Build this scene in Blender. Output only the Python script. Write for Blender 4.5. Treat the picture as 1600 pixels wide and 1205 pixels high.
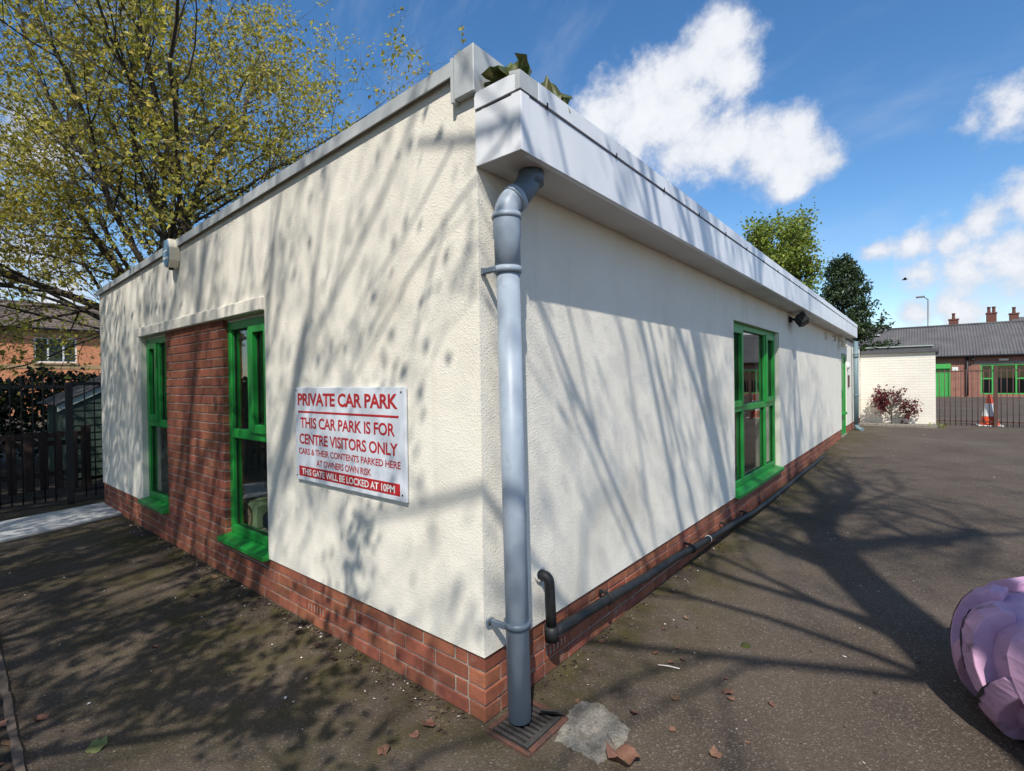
import bpy, bmesh, math, random
import numpy as np
from mathutils import Matrix, Vector, Euler

for o in list(bpy.data.objects): bpy.data.objects.remove(o, do_unlink=True)
S = bpy.context.scene
COL = S.collection
R = math.radians

# ------------------------------------------------------------------ camera
cam_d = bpy.data.cameras.new('camera'); cam = bpy.data.objects.new('camera', cam_d); COL.objects.link(cam)
CAM = Vector((1.488, -1.592, 1.505)); FPX = 782.97
CROT = Matrix.Rotation(R(39.478), 4, 'Z') @ Matrix.Rotation(R(90 - 0.452), 4, 'X') @ Matrix.Rotation(R(-0.793), 4, 'Z')
cam.matrix_world = Matrix.Translation(CAM) @ CROT
cam_d.sensor_width = 36; cam_d.lens = FPX / 1600 * 36; cam_d.clip_start = 0.02; cam_d.clip_end = 3000
S.camera = cam
def pdir(px, py):                      # photo pixel -> direction
    return (CROT.to_3x3() @ Vector(((px - 800) / FPX, -(py - 602.5) / FPX, -1))).normalized()
def at(px, py, ax, val):               # photo pixel -> point on the plane (ground, wall) it lies on
    d = pdir(px, py); s = (val - CAM[ax]) / d[ax]; return CAM + d * s

# ------------------------------------------------------------------ light
SUN = Vector((0.25, -0.375, 0.525)).normalized()      # towards the sun
sun_el = math.asin(SUN.z); sun_az = math.atan2(SUN.x, SUN.y)
sd = bpy.data.lights.new('sun', 'SUN'); so = bpy.data.objects.new('sun', sd); COL.objects.link(so)
sd.energy = 4.6; sd.angle = R(0.53); sd.color = (1.0, 0.945, 0.86)
so.rotation_euler = SUN.to_track_quat('Z', 'Y').to_euler(); so.location = SUN * 60

W = bpy.data.worlds.new('World'); S.world = W; W.use_nodes = True
def build_world():
    nt = W.node_tree; N = nt.nodes; L = nt.links; N.clear()
    out = N.new('ShaderNodeOutputWorld'); bg = N.new('ShaderNodeBackground'); bg.inputs[1].default_value = 0.15
    sky = N.new('ShaderNodeTexSky'); sky.sky_type = 'NISHITA'; sky.sun_disc = False
    sky.sun_elevation = sun_el; sky.sun_rotation = sun_az; sky.air_density = 1.0; sky.dust_density = 0.35; sky.ozone_density = 2.2
    hs = N.new('ShaderNodeHueSaturation'); hs.inputs['Saturation'].default_value = 1.25; hs.inputs['Value'].default_value = 1.0
    L.new(sky.outputs[0], hs.inputs['Color'])
    tc = N.new('ShaderNodeTexCoord')
    def M(op, a=None, b=None, c=None, clamp=False):
        n = N.new('ShaderNodeMath'); n.operation = op; n.use_clamp = clamp
        for i, v in enumerate((a, b, c)):
            if v is None: continue
            if isinstance(v, (int, float)): n.inputs[i].default_value = v
            else: L.new(v, n.inputs[i])
        return n.outputs[0]
    def noise(scale, detail, rough=.55, vec=None):
        n = N.new('ShaderNodeTexNoise'); n.inputs['Scale'].default_value = scale; n.inputs['Detail'].default_value = detail
        n.inputs['Roughness'].default_value = rough; L.new(vec or tc.outputs['Generated'], n.inputs['Vector']); return n
    def smooth(v, a, b):
        n = N.new('ShaderNodeMapRange'); n.interpolation_type = 'SMOOTHSTEP'; n.inputs[1].default_value = a; n.inputs[2].default_value = b
        L.new(v, n.inputs[0]); return n.outputs[0]
    # cumulus banks: each a lobe given by direction, radius and weight, edges broken up by noise
    lobes = [(1128, 70, 62, 1), (1095, 100, 70, 1), (1130, 125, 58, 1), (1060, 120, 62, 1), (1010, 150, 66, 1), (965, 170, 62, 1), (925, 185, 50, 1), (1060, 185, 88, 1), (990, 205, 60, 1),
             (1130, 225, 64, 1), (1190, 240, 66, 1), (1245, 225, 52, 1), (1275, 245, 46, 1), (1230, 265, 44, 1), (1075, 235, 58, .9),
             (1515, 185, 32, .55), (1575, 165, 48, .58), (1370, 393, 30, .8), (1430, 380, 36, .8), (1490, 372, 40, .8), (1550, 345, 40, .85), (1610, 315, 50, .9),
             (1440, 432, 36, .6), (1520, 425, 52, .72), (1610, 415, 70, .8), (1425, 484, 38, .8), (1495, 482, 44, .85), (1640, 480, 60, .7),
             (60, 470, 90, .6), (-80, 400, 150, .75), (40, 230, 90, .5), (1850, 420, 120, .9)]
    wn = noise(9, 3); ws = N.new('ShaderNodeVectorMath'); ws.operation = 'SUBTRACT'; L.new(wn.outputs['Color'], ws.inputs[0]); ws.inputs[1].default_value = (.5, .5, .5)
    wm = N.new('ShaderNodeVectorMath'); wm.operation = 'SCALE'; L.new(ws.outputs[0], wm.inputs[0]); wm.inputs['Scale'].default_value = .075
    wv = N.new('ShaderNodeVectorMath'); wv.operation = 'ADD'; L.new(tc.outputs['Generated'], wv.inputs[0]); L.new(wm.outputs[0], wv.inputs[1])
    D = None
    for (x, y, r, w) in lobes:
        d = pdir(x, y); ang = r / FPX * (d.dot(pdir(800, 602)))   # angular size falls off towards the frame's edge
        v = N.new('ShaderNodeVectorMath'); v.operation = 'DISTANCE'; L.new(wv.outputs[0], v.inputs[0]); v.inputs[1].default_value = d
        e = M('MULTIPLY_ADD', v.outputs['Value'], -w / max(ang, .03), w)
        D = e if D is None else M('SMOOTH_MAX', D, e, .25)
    fine = noise(14, 8, .68); big = noise(3.2, 5, .55)
    # everywhere else: the same broken cumulus
    sx = N.new('ShaderNodeSeparateXYZ'); L.new(tc.outputs['Generated'], sx.inputs[0])
    back = M('DOT_PRODUCT') if False else None
    dv = N.new('ShaderNodeVectorMath'); dv.operation = 'DOT_PRODUCT'; L.new(tc.outputs['Generated'], dv.inputs[0]); dv.inputs[1].default_value = pdir(800, 602)
    rest = M('MULTIPLY', smooth(big.outputs['Fac'], .50, .66), smooth(dv.outputs['Value'], .52, .30))
    nz = M('MULTIPLY_ADD', fine.outputs['Fac'], 1.7, -.87)
    dens = M('ADD', D, nz)
    mask = smooth(dens, -.10, .58)
    mask = M('MAXIMUM', mask, M('MULTIPLY', rest, .85))
    # thin high streaks
    mp = N.new('ShaderNodeMapping'); mp.inputs['Rotation'].default_value = (0.3, 0.5, 0.4); mp.inputs['Scale'].default_value = (1.2, 7, 3); L.new(tc.outputs['Generated'], mp.inputs[0])
    ci = noise(1.6, 6, .6, mp.outputs[0]); cir = M('MULTIPLY', smooth(ci.outputs['Fac'], .48, .80), .30)
    mask = M('MAXIMUM', mask, cir)
    mask = M('MULTIPLY', mask, .97)
    shade = smooth(M('ADD', dens, M('MULTIPLY', big.outputs['Fac'], .25)), .25, .95)
    cc = N.new('ShaderNodeMix'); cc.data_type = 'RGBA'; L.new(M('MULTIPLY_ADD', shade, .75, M('MULTIPLY_ADD', fine.outputs['Fac'], .8, -.3), clamp=True), cc.inputs[0])
    cc.inputs[6].default_value = (3.5, 3.8, 4.5, 1); cc.inputs[7].default_value = (5.4, 5.5, 5.7, 1)
    mx = N.new('ShaderNodeMix'); mx.data_type = 'RGBA'; L.new(mask, mx.inputs[0]); L.new(hs.outputs[0], mx.inputs[6]); L.new(cc.outputs[2], mx.inputs[7])
    L.new(mx.outputs[2], bg.inputs[0]); L.new(bg.outputs[0], out.inputs[0])
build_world()
W.cycles.sampling_method = 'MANUAL'; W.cycles.sample_map_resolution = 512
S.view_settings.view_transform = 'Standard'; S.view_settings.look = 'None'; S.view_settings.gamma = 1; S.view_settings.exposure = 0.22
S.view_settings.use_curve_mapping = False
S.render.engine = 'CYCLES'
S.cycles.max_bounces = 6; S.cycles.diffuse_bounces = 3; S.cycles.glossy_bounces = 3; S.cycles.transparent_max_bounces = 12; S.cycles.caustics_reflective = False; S.cycles.caustics_refractive = False

# ------------------------------------------------------------------ materials
MATS = {}
def mat(name, col, col2=None, scale=8, rough=.7, bump=0, bscale=60, metal=0, spec=.4, detail=4, island=0, hue=.05, col3=None, s3=1.5, t3=(.5, .7), translucent=0, coat=0, bdist=.004):
    """procedural material in world position: two-colour noise, optional large stains (col3), bump, per-piece variation"""
    m = bpy.data.materials.new(name); m.use_nodes = True; nt = m.node_tree; N = nt.nodes; L = nt.links
    b = N['Principled BSDF']; b.inputs['Roughness'].default_value = rough; b.inputs['Metallic'].default_value = metal
    b.inputs['Specular IOR Level'].default_value = spec; b.inputs['Coat Weight'].default_value = coat
    g = N.new('ShaderNodeNewGeometry')
    def noise(sc, det, ro=.6):
        n = N.new('ShaderNodeTexNoise'); n.inputs['Scale'].default_value = sc; n.inputs['Detail'].default_value = det; n.inputs['Roughness'].default_value = ro
        L.new(g.outputs['Position'], n.inputs['Vector']); return n.outputs['Fac']
    def ramp(v, a, b_):
        n = N.new('ShaderNodeMapRange'); n.inputs[1].default_value = a; n.inputs[2].default_value = b_; L.new(v, n.inputs[0]); return n.outputs[0]
    def mix(f, a, b_):
        n = N.new('ShaderNodeMix'); n.data_type = 'RGBA'; 
        if isinstance(f, float): n.inputs[0].default_value = f
        else: L.new(f, n.inputs[0])
        for i, v in ((6, a), (7, b_)):
            if isinstance(v, tuple): n.inputs[i].default_value = (*v, 1)
            else: L.new(v, n.inputs[i])
        return n.outputs[2]
    c = col
    if col2: c = mix(ramp(noise(scale, detail), .3, .7), col, col2)
    if col3: c = mix(ramp(noise(s3, 5), *t3), c if not isinstance(c, tuple) else c, col3)
    if island:
        oi = N.new('ShaderNodeObjectInfo'); a = N.new('ShaderNodeMath'); a.operation = 'ADD'
        L.new(oi.outputs['Random'], a.inputs[0]); L.new(g.outputs['Random Per Island'], a.inputs[1])
        wn = N.new('ShaderNodeTexWhiteNoise'); wn.noise_dimensions = '1D'; L.new(a.outputs[0], wn.inputs['W'])
        h = N.new('ShaderNodeHueSaturation'); 
        if isinstance(c, tuple): h.inputs['Color'].default_value = (*c, 1)
        else: L.new(c, h.inputs['Color'])
        v = N.new('ShaderNodeMapRange'); L.new(wn.outputs['Value'], v.inputs[0]); v.inputs[3].default_value = 1 - island; v.inputs[4].default_value = 1 + island
        L.new(v.outputs[0], h.inputs['Value'])
        sp = N.new('ShaderNodeSeparateColor'); L.new(wn.outputs['Color'], sp.inputs[0])
        v2 = N.new('ShaderNodeMapRange'); L.new(sp.outputs[1], v2.inputs[0]); v2.inputs[3].default_value = .5 - island * hue; v2.inputs[4].default_value = .5 + island * hue
        L.new(v2.outputs[0], h.inputs['Hue']); c = h.outputs[0]
    if isinstance(c, tuple): b.inputs['Base Color'].default_value = (*c, 1)
    else: L.new(c, b.inputs['Base Color'])
    if bump:
        bn = N.new('ShaderNodeBump'); bn.inputs['Strength'].default_value = bump; bn.inputs['Distance'].default_value = bdist
        L.new(noise(bscale, 3), bn.inputs['Height']); L.new(bn.outputs[0], b.inputs['Normal'])
    if translucent:
        t = N.new('ShaderNodeBsdfTranslucent'); s = N.new('ShaderNodeMixShader'); s.inputs[0].default_value = translucent
        if isinstance(c, tuple): t.inputs[0].default_value = (*c, 1)
        else: L.new(c, t.inputs[0])
        L.new(b.outputs[0], s.inputs[1]); L.new(t.outputs[0], s.inputs[2]); L.new(s.outputs[0], N['Material Output'].inputs[0])
    MATS[name] = m; m['nodes_color'] = 0
    return m

def mat_glass(name, tint=(.8, .85, .85)):
    m = bpy.data.materials.new(name); m.use_nodes = True; N = m.node_tree.nodes; L = m.node_tree.links
    N.remove(N['Principled BSDF']); t = N.new('ShaderNodeBsdfTransparent'); t.inputs[0].default_value = (*tint, 1)
    g = N.new('ShaderNodeBsdfGlossy'); g.inputs['Roughness'].default_value = .01
    f = N.new('ShaderNodeFresnel'); g_ = N.new('ShaderNodeNewGeometry'); io = N.new('ShaderNodeMapRange'); L.new(g_.outputs['Backfacing'], io.inputs[0]); io.inputs[3].default_value = 1.5; io.inputs[4].default_value = 1 / 1.5; L.new(io.outputs[0], f.inputs[0])
    a = N.new('ShaderNodeMath'); a.operation = 'MULTIPLY'; a.use_clamp = True; a.inputs[1].default_value = 1.25; L.new(f.outputs[0], a.inputs[0])
    s = N.new('ShaderNodeMixShader'); L.new(a.outputs[0], s.inputs[0]); L.new(t.outputs[0], s.inputs[1]); L.new(g.outputs[0], s.inputs[2])
    L.new(s.outputs[0], N['Material Output'].inputs[0]); MATS[name] = m; return m

def mat_render():
    m = mat('render', (.81, .770, .675), (.76, .715, .615), scale=2.2, rough=.9, spec=.2, col3=(.60, .55, .46), s3=1.1, t3=(.56, .85))
    N = m.node_tree.nodes; L = m.node_tree.links; b = N['Principled BSDF']
    g = N.new('ShaderNodeNewGeometry')
    def noise(sc, det, ro, vec=None):
        n = N.new('ShaderNodeTexNoise'); n.inputs['Scale'].default_value = sc; n.inputs['Detail'].default_value = det; n.inputs['Roughness'].default_value = ro
        L.new(vec or g.outputs['Position'], n.inputs['Vector']); return n.outputs['Fac']
    def ramp(v, a, b_, c=0, d=1):
        n = N.new('ShaderNodeMapRange'); n.inputs[1].default_value = a; n.inputs[2].default_value = b_; n.inputs[3].default_value = c; n.inputs[4].default_value = d; L.new(v, n.inputs[0]); return n.outputs[0]
    # rain streaks
    mp = N.new('ShaderNodeMapping'); mp.inputs['Scale'].default_value = (9, 9, .55); L.new(g.outputs['Position'], mp.inputs[0])
    st = noise(1, 5, .6, mp.outputs[0]); old = b.inputs['Base Color'].links[0].from_socket
    mx = N.new('ShaderNodeMix'); mx.data_type = 'RGBA'; L.new(ramp(st, .58, .85, 0, .35), mx.inputs[0]); L.new(old, mx.inputs[6]); mx.inputs[7].default_value = (.52, .47, .38, 1); L.new(mx.outputs[2], b.inputs['Base Color'])
    # roughcast grit: pits and grains
    vo = N.new('ShaderNodeTexVoronoi'); vo.inputs['Scale'].default_value = 120; L.new(g.outputs['Position'], vo.inputs['Vector'])
    sp = N.new('ShaderNodeSeparateColor'); L.new(vo.outputs['Color'], sp.inputs[0])
    dome = ramp(vo.outputs['Distance'], .05, .75, 1, 0); ml = N.new('ShaderNodeMath'); ml.operation = 'MULTIPLY'; L.new(dome, ml.inputs[0]); L.new(ramp(sp.outputs[0], .2, 1, .1, 1), ml.inputs[1])
    gs = N.new('ShaderNodeMath'); gs.operation = 'MULTIPLY_ADD'; L.new(noise(210, 3, .6), gs.inputs[0]); gs.inputs[1].default_value = .5; L.new(ml.outputs[0], gs.inputs[2]); grit = gs.outputs[0]
    b2 = N.new('ShaderNodeBump'); b2.inputs['Strength'].default_value = .3; b2.inputs['Distance'].default_value = .02; L.new(noise(5, 2, .5), b2.inputs['Height'])
    bn = N.new('ShaderNodeBump'); bn.inputs['Strength'].default_value = .48; bn.inputs['Distance'].default_value = .0036
    L.new(grit, bn.inputs['Height']); L.new(b2.outputs[0], bn.inputs['Normal']); L.new(bn.outputs[0], b.inputs['Normal'])
    return m

def mat_asphalt():
    m = bpy.data.materials.new('asphalt'); m.use_nodes = True; nt = m.node_tree; N = nt.nodes; L = nt.links; b = N['Principled BSDF']
    b.inputs['Roughness'].default_value = .88; b.inputs['Specular IOR Level'].default_value = .25
    g = N.new('ShaderNodeNewGeometry')
    def noise(sc, det, ro=.6):
        n = N.new('ShaderNodeTexNoise'); n.inputs['Scale'].default_value = sc; n.inputs['Detail'].default_value = det; n.inputs['Roughness'].default_value = ro
        L.new(g.outputs['Position'], n.inputs['Vector']); return n.outputs['Fac']
    def ramp(v, a, b_, c=0, d=1):
        n = N.new('ShaderNodeMapRange'); n.inputs[1].default_value = a; n.inputs[2].default_value = b_; n.inputs[3].default_value = c; n.inputs[4].default_value = d
        L.new(v, n.inputs[0]); return n.outputs[0]
    def mix(f, a, b_):
        n = N.new('ShaderNodeMix'); n.data_type = 'RGBA'; L.new(f, n.inputs[0])
        for i, v in ((6, a), (7, b_)):
            if isinstance(v, tuple): n.inputs[i].default_value = (*v, 1)
            else: L.new(v, n.inputs[i])
        return n.outputs[2]
    def mul(a, b_):
        n = N.new('ShaderNodeMath'); n.operation = 'MULTIPLY'; n.use_clamp = True
        for i, v in enumerate((a, b_)):
            if isinstance(v, float): n.inputs[i].default_value = v
            else: L.new(v, n.inputs[i])
        return n.outputs[0]
    c = mix(ramp(noise(1.3, 6), .35, .65), (.100, .076, .057), (.062, .047, .036))
    c = mix(ramp(noise(.45, 5, .65), .50, .70), c, (.118, .098, .080)); c = mix(ramp(noise(3.7, 6, .7), .60, .78, 0, .7), c, (.040, .032, .027))
    vo = N.new('ShaderNodeTexVoronoi'); vo.inputs['Scale'].default_value = 150; L.new(g.outputs['Position'], vo.inputs['Vector'])
    sp = N.new('ShaderNodeSeparateColor'); L.new(vo.outputs['Color'], sp.inputs[0])
    c = mix(ramp(sp.outputs[0], .60, 1, 0, .6), c, (.155, .124, .098))          # aggregate
    c = mix(ramp(sp.outputs[1], .94, .96, 0, .6), c, (.26, .22, .175))
    c = mix(ramp(noise(260, 2), .30, .5, .55, 0), c, (.022, .02, .02))
    v2 = N.new('ShaderNodeTexVoronoi'); v2.inputs['Scale'].default_value = 16; L.new(g.outputs['Position'], v2.inputs['Vector'])
    c = mix(mul(ramp(v2.outputs['Distance'], .05, .10, 1, 0), ramp(noise(2.3, 3), .5, .62)), c, (.36, .34, .30))   # lichen and chewing-gum spots
    # moss: close to the building's walls, in patches
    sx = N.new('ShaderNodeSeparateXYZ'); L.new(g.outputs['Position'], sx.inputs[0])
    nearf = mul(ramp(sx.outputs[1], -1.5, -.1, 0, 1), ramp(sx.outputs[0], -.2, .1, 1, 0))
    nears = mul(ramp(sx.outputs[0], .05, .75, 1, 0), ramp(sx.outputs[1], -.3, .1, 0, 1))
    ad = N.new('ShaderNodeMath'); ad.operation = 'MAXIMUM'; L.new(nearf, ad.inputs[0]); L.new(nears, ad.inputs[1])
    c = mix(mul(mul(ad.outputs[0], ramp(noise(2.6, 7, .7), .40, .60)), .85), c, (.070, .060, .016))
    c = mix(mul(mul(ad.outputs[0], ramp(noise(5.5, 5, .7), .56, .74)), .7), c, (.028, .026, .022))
    L.new(c, b.inputs['Base Color'])
    bn = N.new('ShaderNodeBump'); bn.inputs['Strength'].default_value = .7; bn.inputs['Distance'].default_value = .005
    ah = N.new('ShaderNodeMath'); ah.operation = 'ADD'; L.new(noise(130, 3), ah.inputs[0]); L.new(vo.outputs['Distance'], ah.inputs[1])
    L.new(ah.outputs[0], bn.inputs['Height']); L.new(bn.outputs[0], b.inputs['Normal'])
    MATS['asphalt'] = m

def mat_masonry(name, c1, c2, mort, bw=.225, bh=.075, axis='x', msize=.012, var=.18):
    m = bpy.data.materials.new(name); m.use_nodes = True; N = m.node_tree.nodes; L = m.node_tree.links; b = N['Principled BSDF']; b.inputs['Roughness'].default_value = .9
    g = N.new('ShaderNodeNewGeometry'); sx = N.new('ShaderNodeSeparateXYZ'); L.new(g.outputs['Position'], sx.inputs[0])
    ad = N.new('ShaderNodeMath'); ad.operation = 'ADD'; L.new(sx.outputs[0], ad.inputs[0]); L.new(sx.outputs[1], ad.inputs[1])
    cb = N.new('ShaderNodeCombineXYZ'); L.new(ad.outputs[0], cb.inputs[0]); L.new(sx.outputs[2], cb.inputs[1])
    br = N.new('ShaderNodeTexBrick'); br.inputs['Scale'].default_value = 1; br.inputs['Brick Width'].default_value = bw; br.inputs['Row Height'].default_value = bh
    br.inputs['Mortar Size'].default_value = msize * .5; br.inputs['Mortar Smooth'].default_value = .3
    br.inputs['Color1'].default_value = (*c1, 1); br.inputs['Color2'].default_value = (*c2, 1); br.inputs['Mortar'].default_value = (*mort, 1); L.new(cb.outputs[0], br.inputs['Vector'])
    n = N.new('ShaderNodeTexNoise'); n.inputs['Scale'].default_value = 3; n.inputs['Detail'].default_value = 6; L.new(g.outputs['Position'], n.inputs['Vector'])
    h = N.new('ShaderNodeHueSaturation'); L.new(br.outputs['Color'], h.inputs['Color'])
    r = N.new('ShaderNodeMapRange'); r.inputs[1].default_value = .3; r.inputs[2].default_value = .7; r.inputs[3].default_value = 1 - var; r.inputs[4].default_value = 1 + var * .8
    L.new(n.outputs['Fac'], r.inputs[0]); L.new(r.outputs[0], h.inputs['Value']); L.new(h.outputs[0], b.inputs['Base Color'])
    bn = N.new('ShaderNodeBump'); bn.inputs['Strength'].default_value = .6; bn.inputs['Distance'].default_value = .006; bn.invert = True
    L.new(br.outputs['Fac'], bn.inputs['Height']); L.new(bn.outputs[0], b.inputs['Normal']); MATS[name] = m

mat_render(); mat_asphalt()
mat('brick', (.30, .096, .050), (.205, .070, .043), scale=26, rough=.9, bump=.8, bscale=150, island=.24, hue=.03, col3=(.36, .215, .165), s3=8, t3=(.58, .82), detail=7)
mat('airbrick', (.36, .10, .045), (.27, .07, .035), scale=30, rough=.8)
mat('mortar', (.40, .35, .29), (.24, .21, .18), scale=14, rough=.95, bump=.8, bscale=180)
mat('green', (.016, .30, .045), (.012, .25, .036), scale=5, rough=.42, spec=.5, bump=.08, bscale=30)
mat('gasket', (.015, .017, .017), rough=.6)
mat('fascia', (.82, .83, .85), (.72, .74, .77), scale=1.6, rough=.38, spec=.5, col3=(.50, .51, .53), s3=2.4, t3=(.60, .95), bump=.05, bscale=9)
mat('soffit', (.62, .60, .56), (.52, .50, .46), scale=2.5, rough=.6)
mat('coping', (.52, .54, .54), (.40, .42, .42), scale=5, rough=.45, spec=.5, col3=(.28, .29, .29), s3=3, t3=(.58, .85))
mat('darkgap', (.02, .02, .02), rough=.9)
mat('roofing', (.06, .06, .062), (.04, .04, .042), rough=.9)
mat('pvc', (.36, .42, .49), (.29, .345, .41), scale=6, rough=.45, spec=.45, col3=(.17, .19, .22), s3=11, t3=(.58, .82), bump=.06, bscale=20)
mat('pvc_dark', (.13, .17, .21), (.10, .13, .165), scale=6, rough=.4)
mat('pvc_teal', (.12, .19, .21), (.17, .24, .26), scale=9, rough=.5)
mat('blackpipe', (.009, .010, .011), (.022, .023, .024), scale=18, rough=.55, bump=.3, bscale=60)
mat('sign_white', (.72, .76, .82), (.64, .68, .74), scale=7, rough=.35, spec=.5)
mat('sign_red', (.50, .025, .03), (.42, .03, .035), scale=20, rough=.4)
mat('white', (.78, .78, .76), (.70, .70, .68), rough=.5)
mat('cream_plastic', (.72, .66, .52), (.62, .56, .44), scale=12, rough=.5)
mat('alarm_blue', (.07, .21, .36), (.30, .42, .52), scale=26, rough=.45)
mat('concrete', (.34, .31, .255), (.13, .118, .10), scale=95, rough=.95, bump=1, bscale=150, col3=(.10, .09, .07), s3=13, t3=(.46, .72), bdist=.006)
mat('slab', (.60, .60, .58), (.50, .50, .48), scale=5, rough=.8, col3=(.36, .35, .33), s3=7, t3=(.6, .8))
mat('terracotta', (.14, .060, .040), (.055, .034, .028), scale=25, rough=.8, bump=.4, bscale=70)
mat('grate', (.035, .034, .033), (.07, .062, .055), scale=30, rough=.6, bump=.4, bscale=90)
mat('lavender', (.56, .33, .48), (.42, .25, .37), scale=11, rough=.68, spec=.25, col3=(.13, .085, .10), s3=10, t3=(.57, .74), bump=.4, bscale=50, detail=6)
mat('rubber', (.014, .014, .014), (.03, .03, .03), scale=30, rough=.7)
mat('soil', (.045, .034, .025), (.025, .02, .016), scale=12, rough=1, bump=1, bscale=70, col3=(.07, .05, .03), s3=30, t3=(.5, .7))
mat('edging', (.15, .115, .09), (.10, .08, .065), scale=14, rough=.95, bump=.7, bscale=70)
mat('bark', (.075, .062, .048), (.045, .038, .030), scale=9, rough=.95, bump=.8, bscale=30, bdist=.01)
mat('twig', (.085, .062, .042), (.05, .04, .03), scale=9, rough=.9)
mat('leaf_spring', (.56, .48, .10), (.36, .34, .06), scale=2.0, rough=.5, island=.42, translucent=.5)
mat('leaf_green', (.17, .235, .03), (.26, .30, .05), scale=1.2, rough=.5, island=.35, translucent=.35)
mat('leaf_dark', (.030, .055, .018), (.045, .075, .024), scale=2, rough=.45, island=.4, translucent=.12)
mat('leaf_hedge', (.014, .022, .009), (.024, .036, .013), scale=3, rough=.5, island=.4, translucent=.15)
mat('leaf_maple', (.19, .022, .026), (.11, .018, .022), scale=9, rough=.5, island=.4, translucent=.3)
mat('leaf_wilt', (.07, .125, .03), (.12, .10, .028), scale=30, rough=.5, island=.3, translucent=.2)
mat('leaf_brown', (.20, .105, .062), (.12, .065, .042), scale=60, rough=.8, island=.3)
mat('leaf_fresh', (.13, .17, .05), (.18, .17, .06), scale=60, rough=.6)
mat('petal', (.72, .66, .60), (.62, .52, .50), scale=40, rough=.8, island=.25)
mat('litter', (.10, .07, .045), (.05, .038, .028), scale=40, rough=.95, island=.5)
mat('moss', (.045, .055, .012), (.03, .035, .01), scale=50, rough=1, bump=1, bscale=200)
mat('black_iron', (.010, .010, .011), (.018, .018, .019), scale=20, rough=.5)
mat('brown_iron', (.115, .055, .040), (.07, .04, .034), scale=14, rough=.6)
mat('shed_green', (.035, .058, .042), (.05, .075, .056), scale=9, rough=.8, island=.15)
mat('shed_trim', (.42, .47, .43), (.30, .35, .31), scale=9, rough=.7)
mat('timber_dark', (.055, .034, .024), (.03, .02, .016), scale=16, rough=.9, island=.25)
mat('interior_pale', (.70, .69, .64), (.64, .63, .58), rough=.8)
mat('interior_dark', (.26, .25, .23), rough=.6)
mat('toy_green', (.36, .46, .24), (.42, .50, .30), scale=18, rough=.6)
mat('skin_tone', (.62, .42, .30), rough=.6); mat('hair_brown', (.07, .035, .018), rough=.7); mat('navy', (.012, .018, .04), rough=.8)
mat_masonry('house_brick', (.68, .25, .11), (.58, .21, .10), (.55, .36, .22))
mat_masonry('far_brick', (.30, .095, .060), (.22, .075, .05), (.42, .33, .26), msize=.016)
mat_masonry('cream_brick', (.80, .755, .655), (.78, .735, .635), (.74, .69, .59), msize=.008, var=.04)
mat('buff', (.42, .29, .15), (.36, .25, .13), scale=6, rough=.9)
mat('roof_tile', (.155, .115, .090), (.10, .080, .066), scale=5, rough=.9, island=.25)
mat('slate', (.075, .072, .076), (.11, .105, .105), scale=1.2, rough=.85)
mat('corrugated', (.085, .083, .087), (.135, .13, .13), scale=1.5, rough=.9, bump=.4, bscale=40, col3=(.07, .068, .07), s3=3, t3=(.55, .75))
mat('lead', (.10, .10, .105), (.07, .07, .075), rough=.7)
mat('gutter_black', (.02, .02, .021), rough=.5)
mat('green_bright', (.07, .42, .09), (.06, .36, .075), rough=.5)
mat('curtain_teal', (.025, .10, .12), (.015, .06, .075), scale=6, rough=.8)
mat('cone_orange', (.75, .085, .025), (.6, .07, .025), scale=12, rough=.5)
mat('grey_steel', (.22, .23, .24), rough=.45, metal=.3)
mat('chimney_pot', (.17, .065, .045), (.12, .05, .04), rough=.9)
mat('lamp_glass', (.10, .10, .10), rough=.1)
mat_glass('glass', (.86, .90, .88)); mat_glass('glass_far', (.45, .5, .5))

# ------------------------------------------------------------------ mesh helpers
def tag(o, label=None, cat=None, group=None, kind=None):
    for k, v in (('label', label), ('category', cat), ('group', group), ('kind', kind)):
        if v: o[k] = v
    return o
def link(o, parent=None):
    COL.objects.link(o)
    if parent is not None:
        o.parent = parent
        o.matrix_parent_inverse = ORIG.get(parent.name, Matrix.Identity(4))
    return o
ORIG = {}
def empty(name, loc, label, cat, group=None):
    e = bpy.data.objects.new(name, None); e.empty_display_size = .1; e.location = loc; COL.objects.link(e)
    ORIG[e.name] = Matrix.Translation(-Vector(loc)); return tag(e, label, cat, group)

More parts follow.
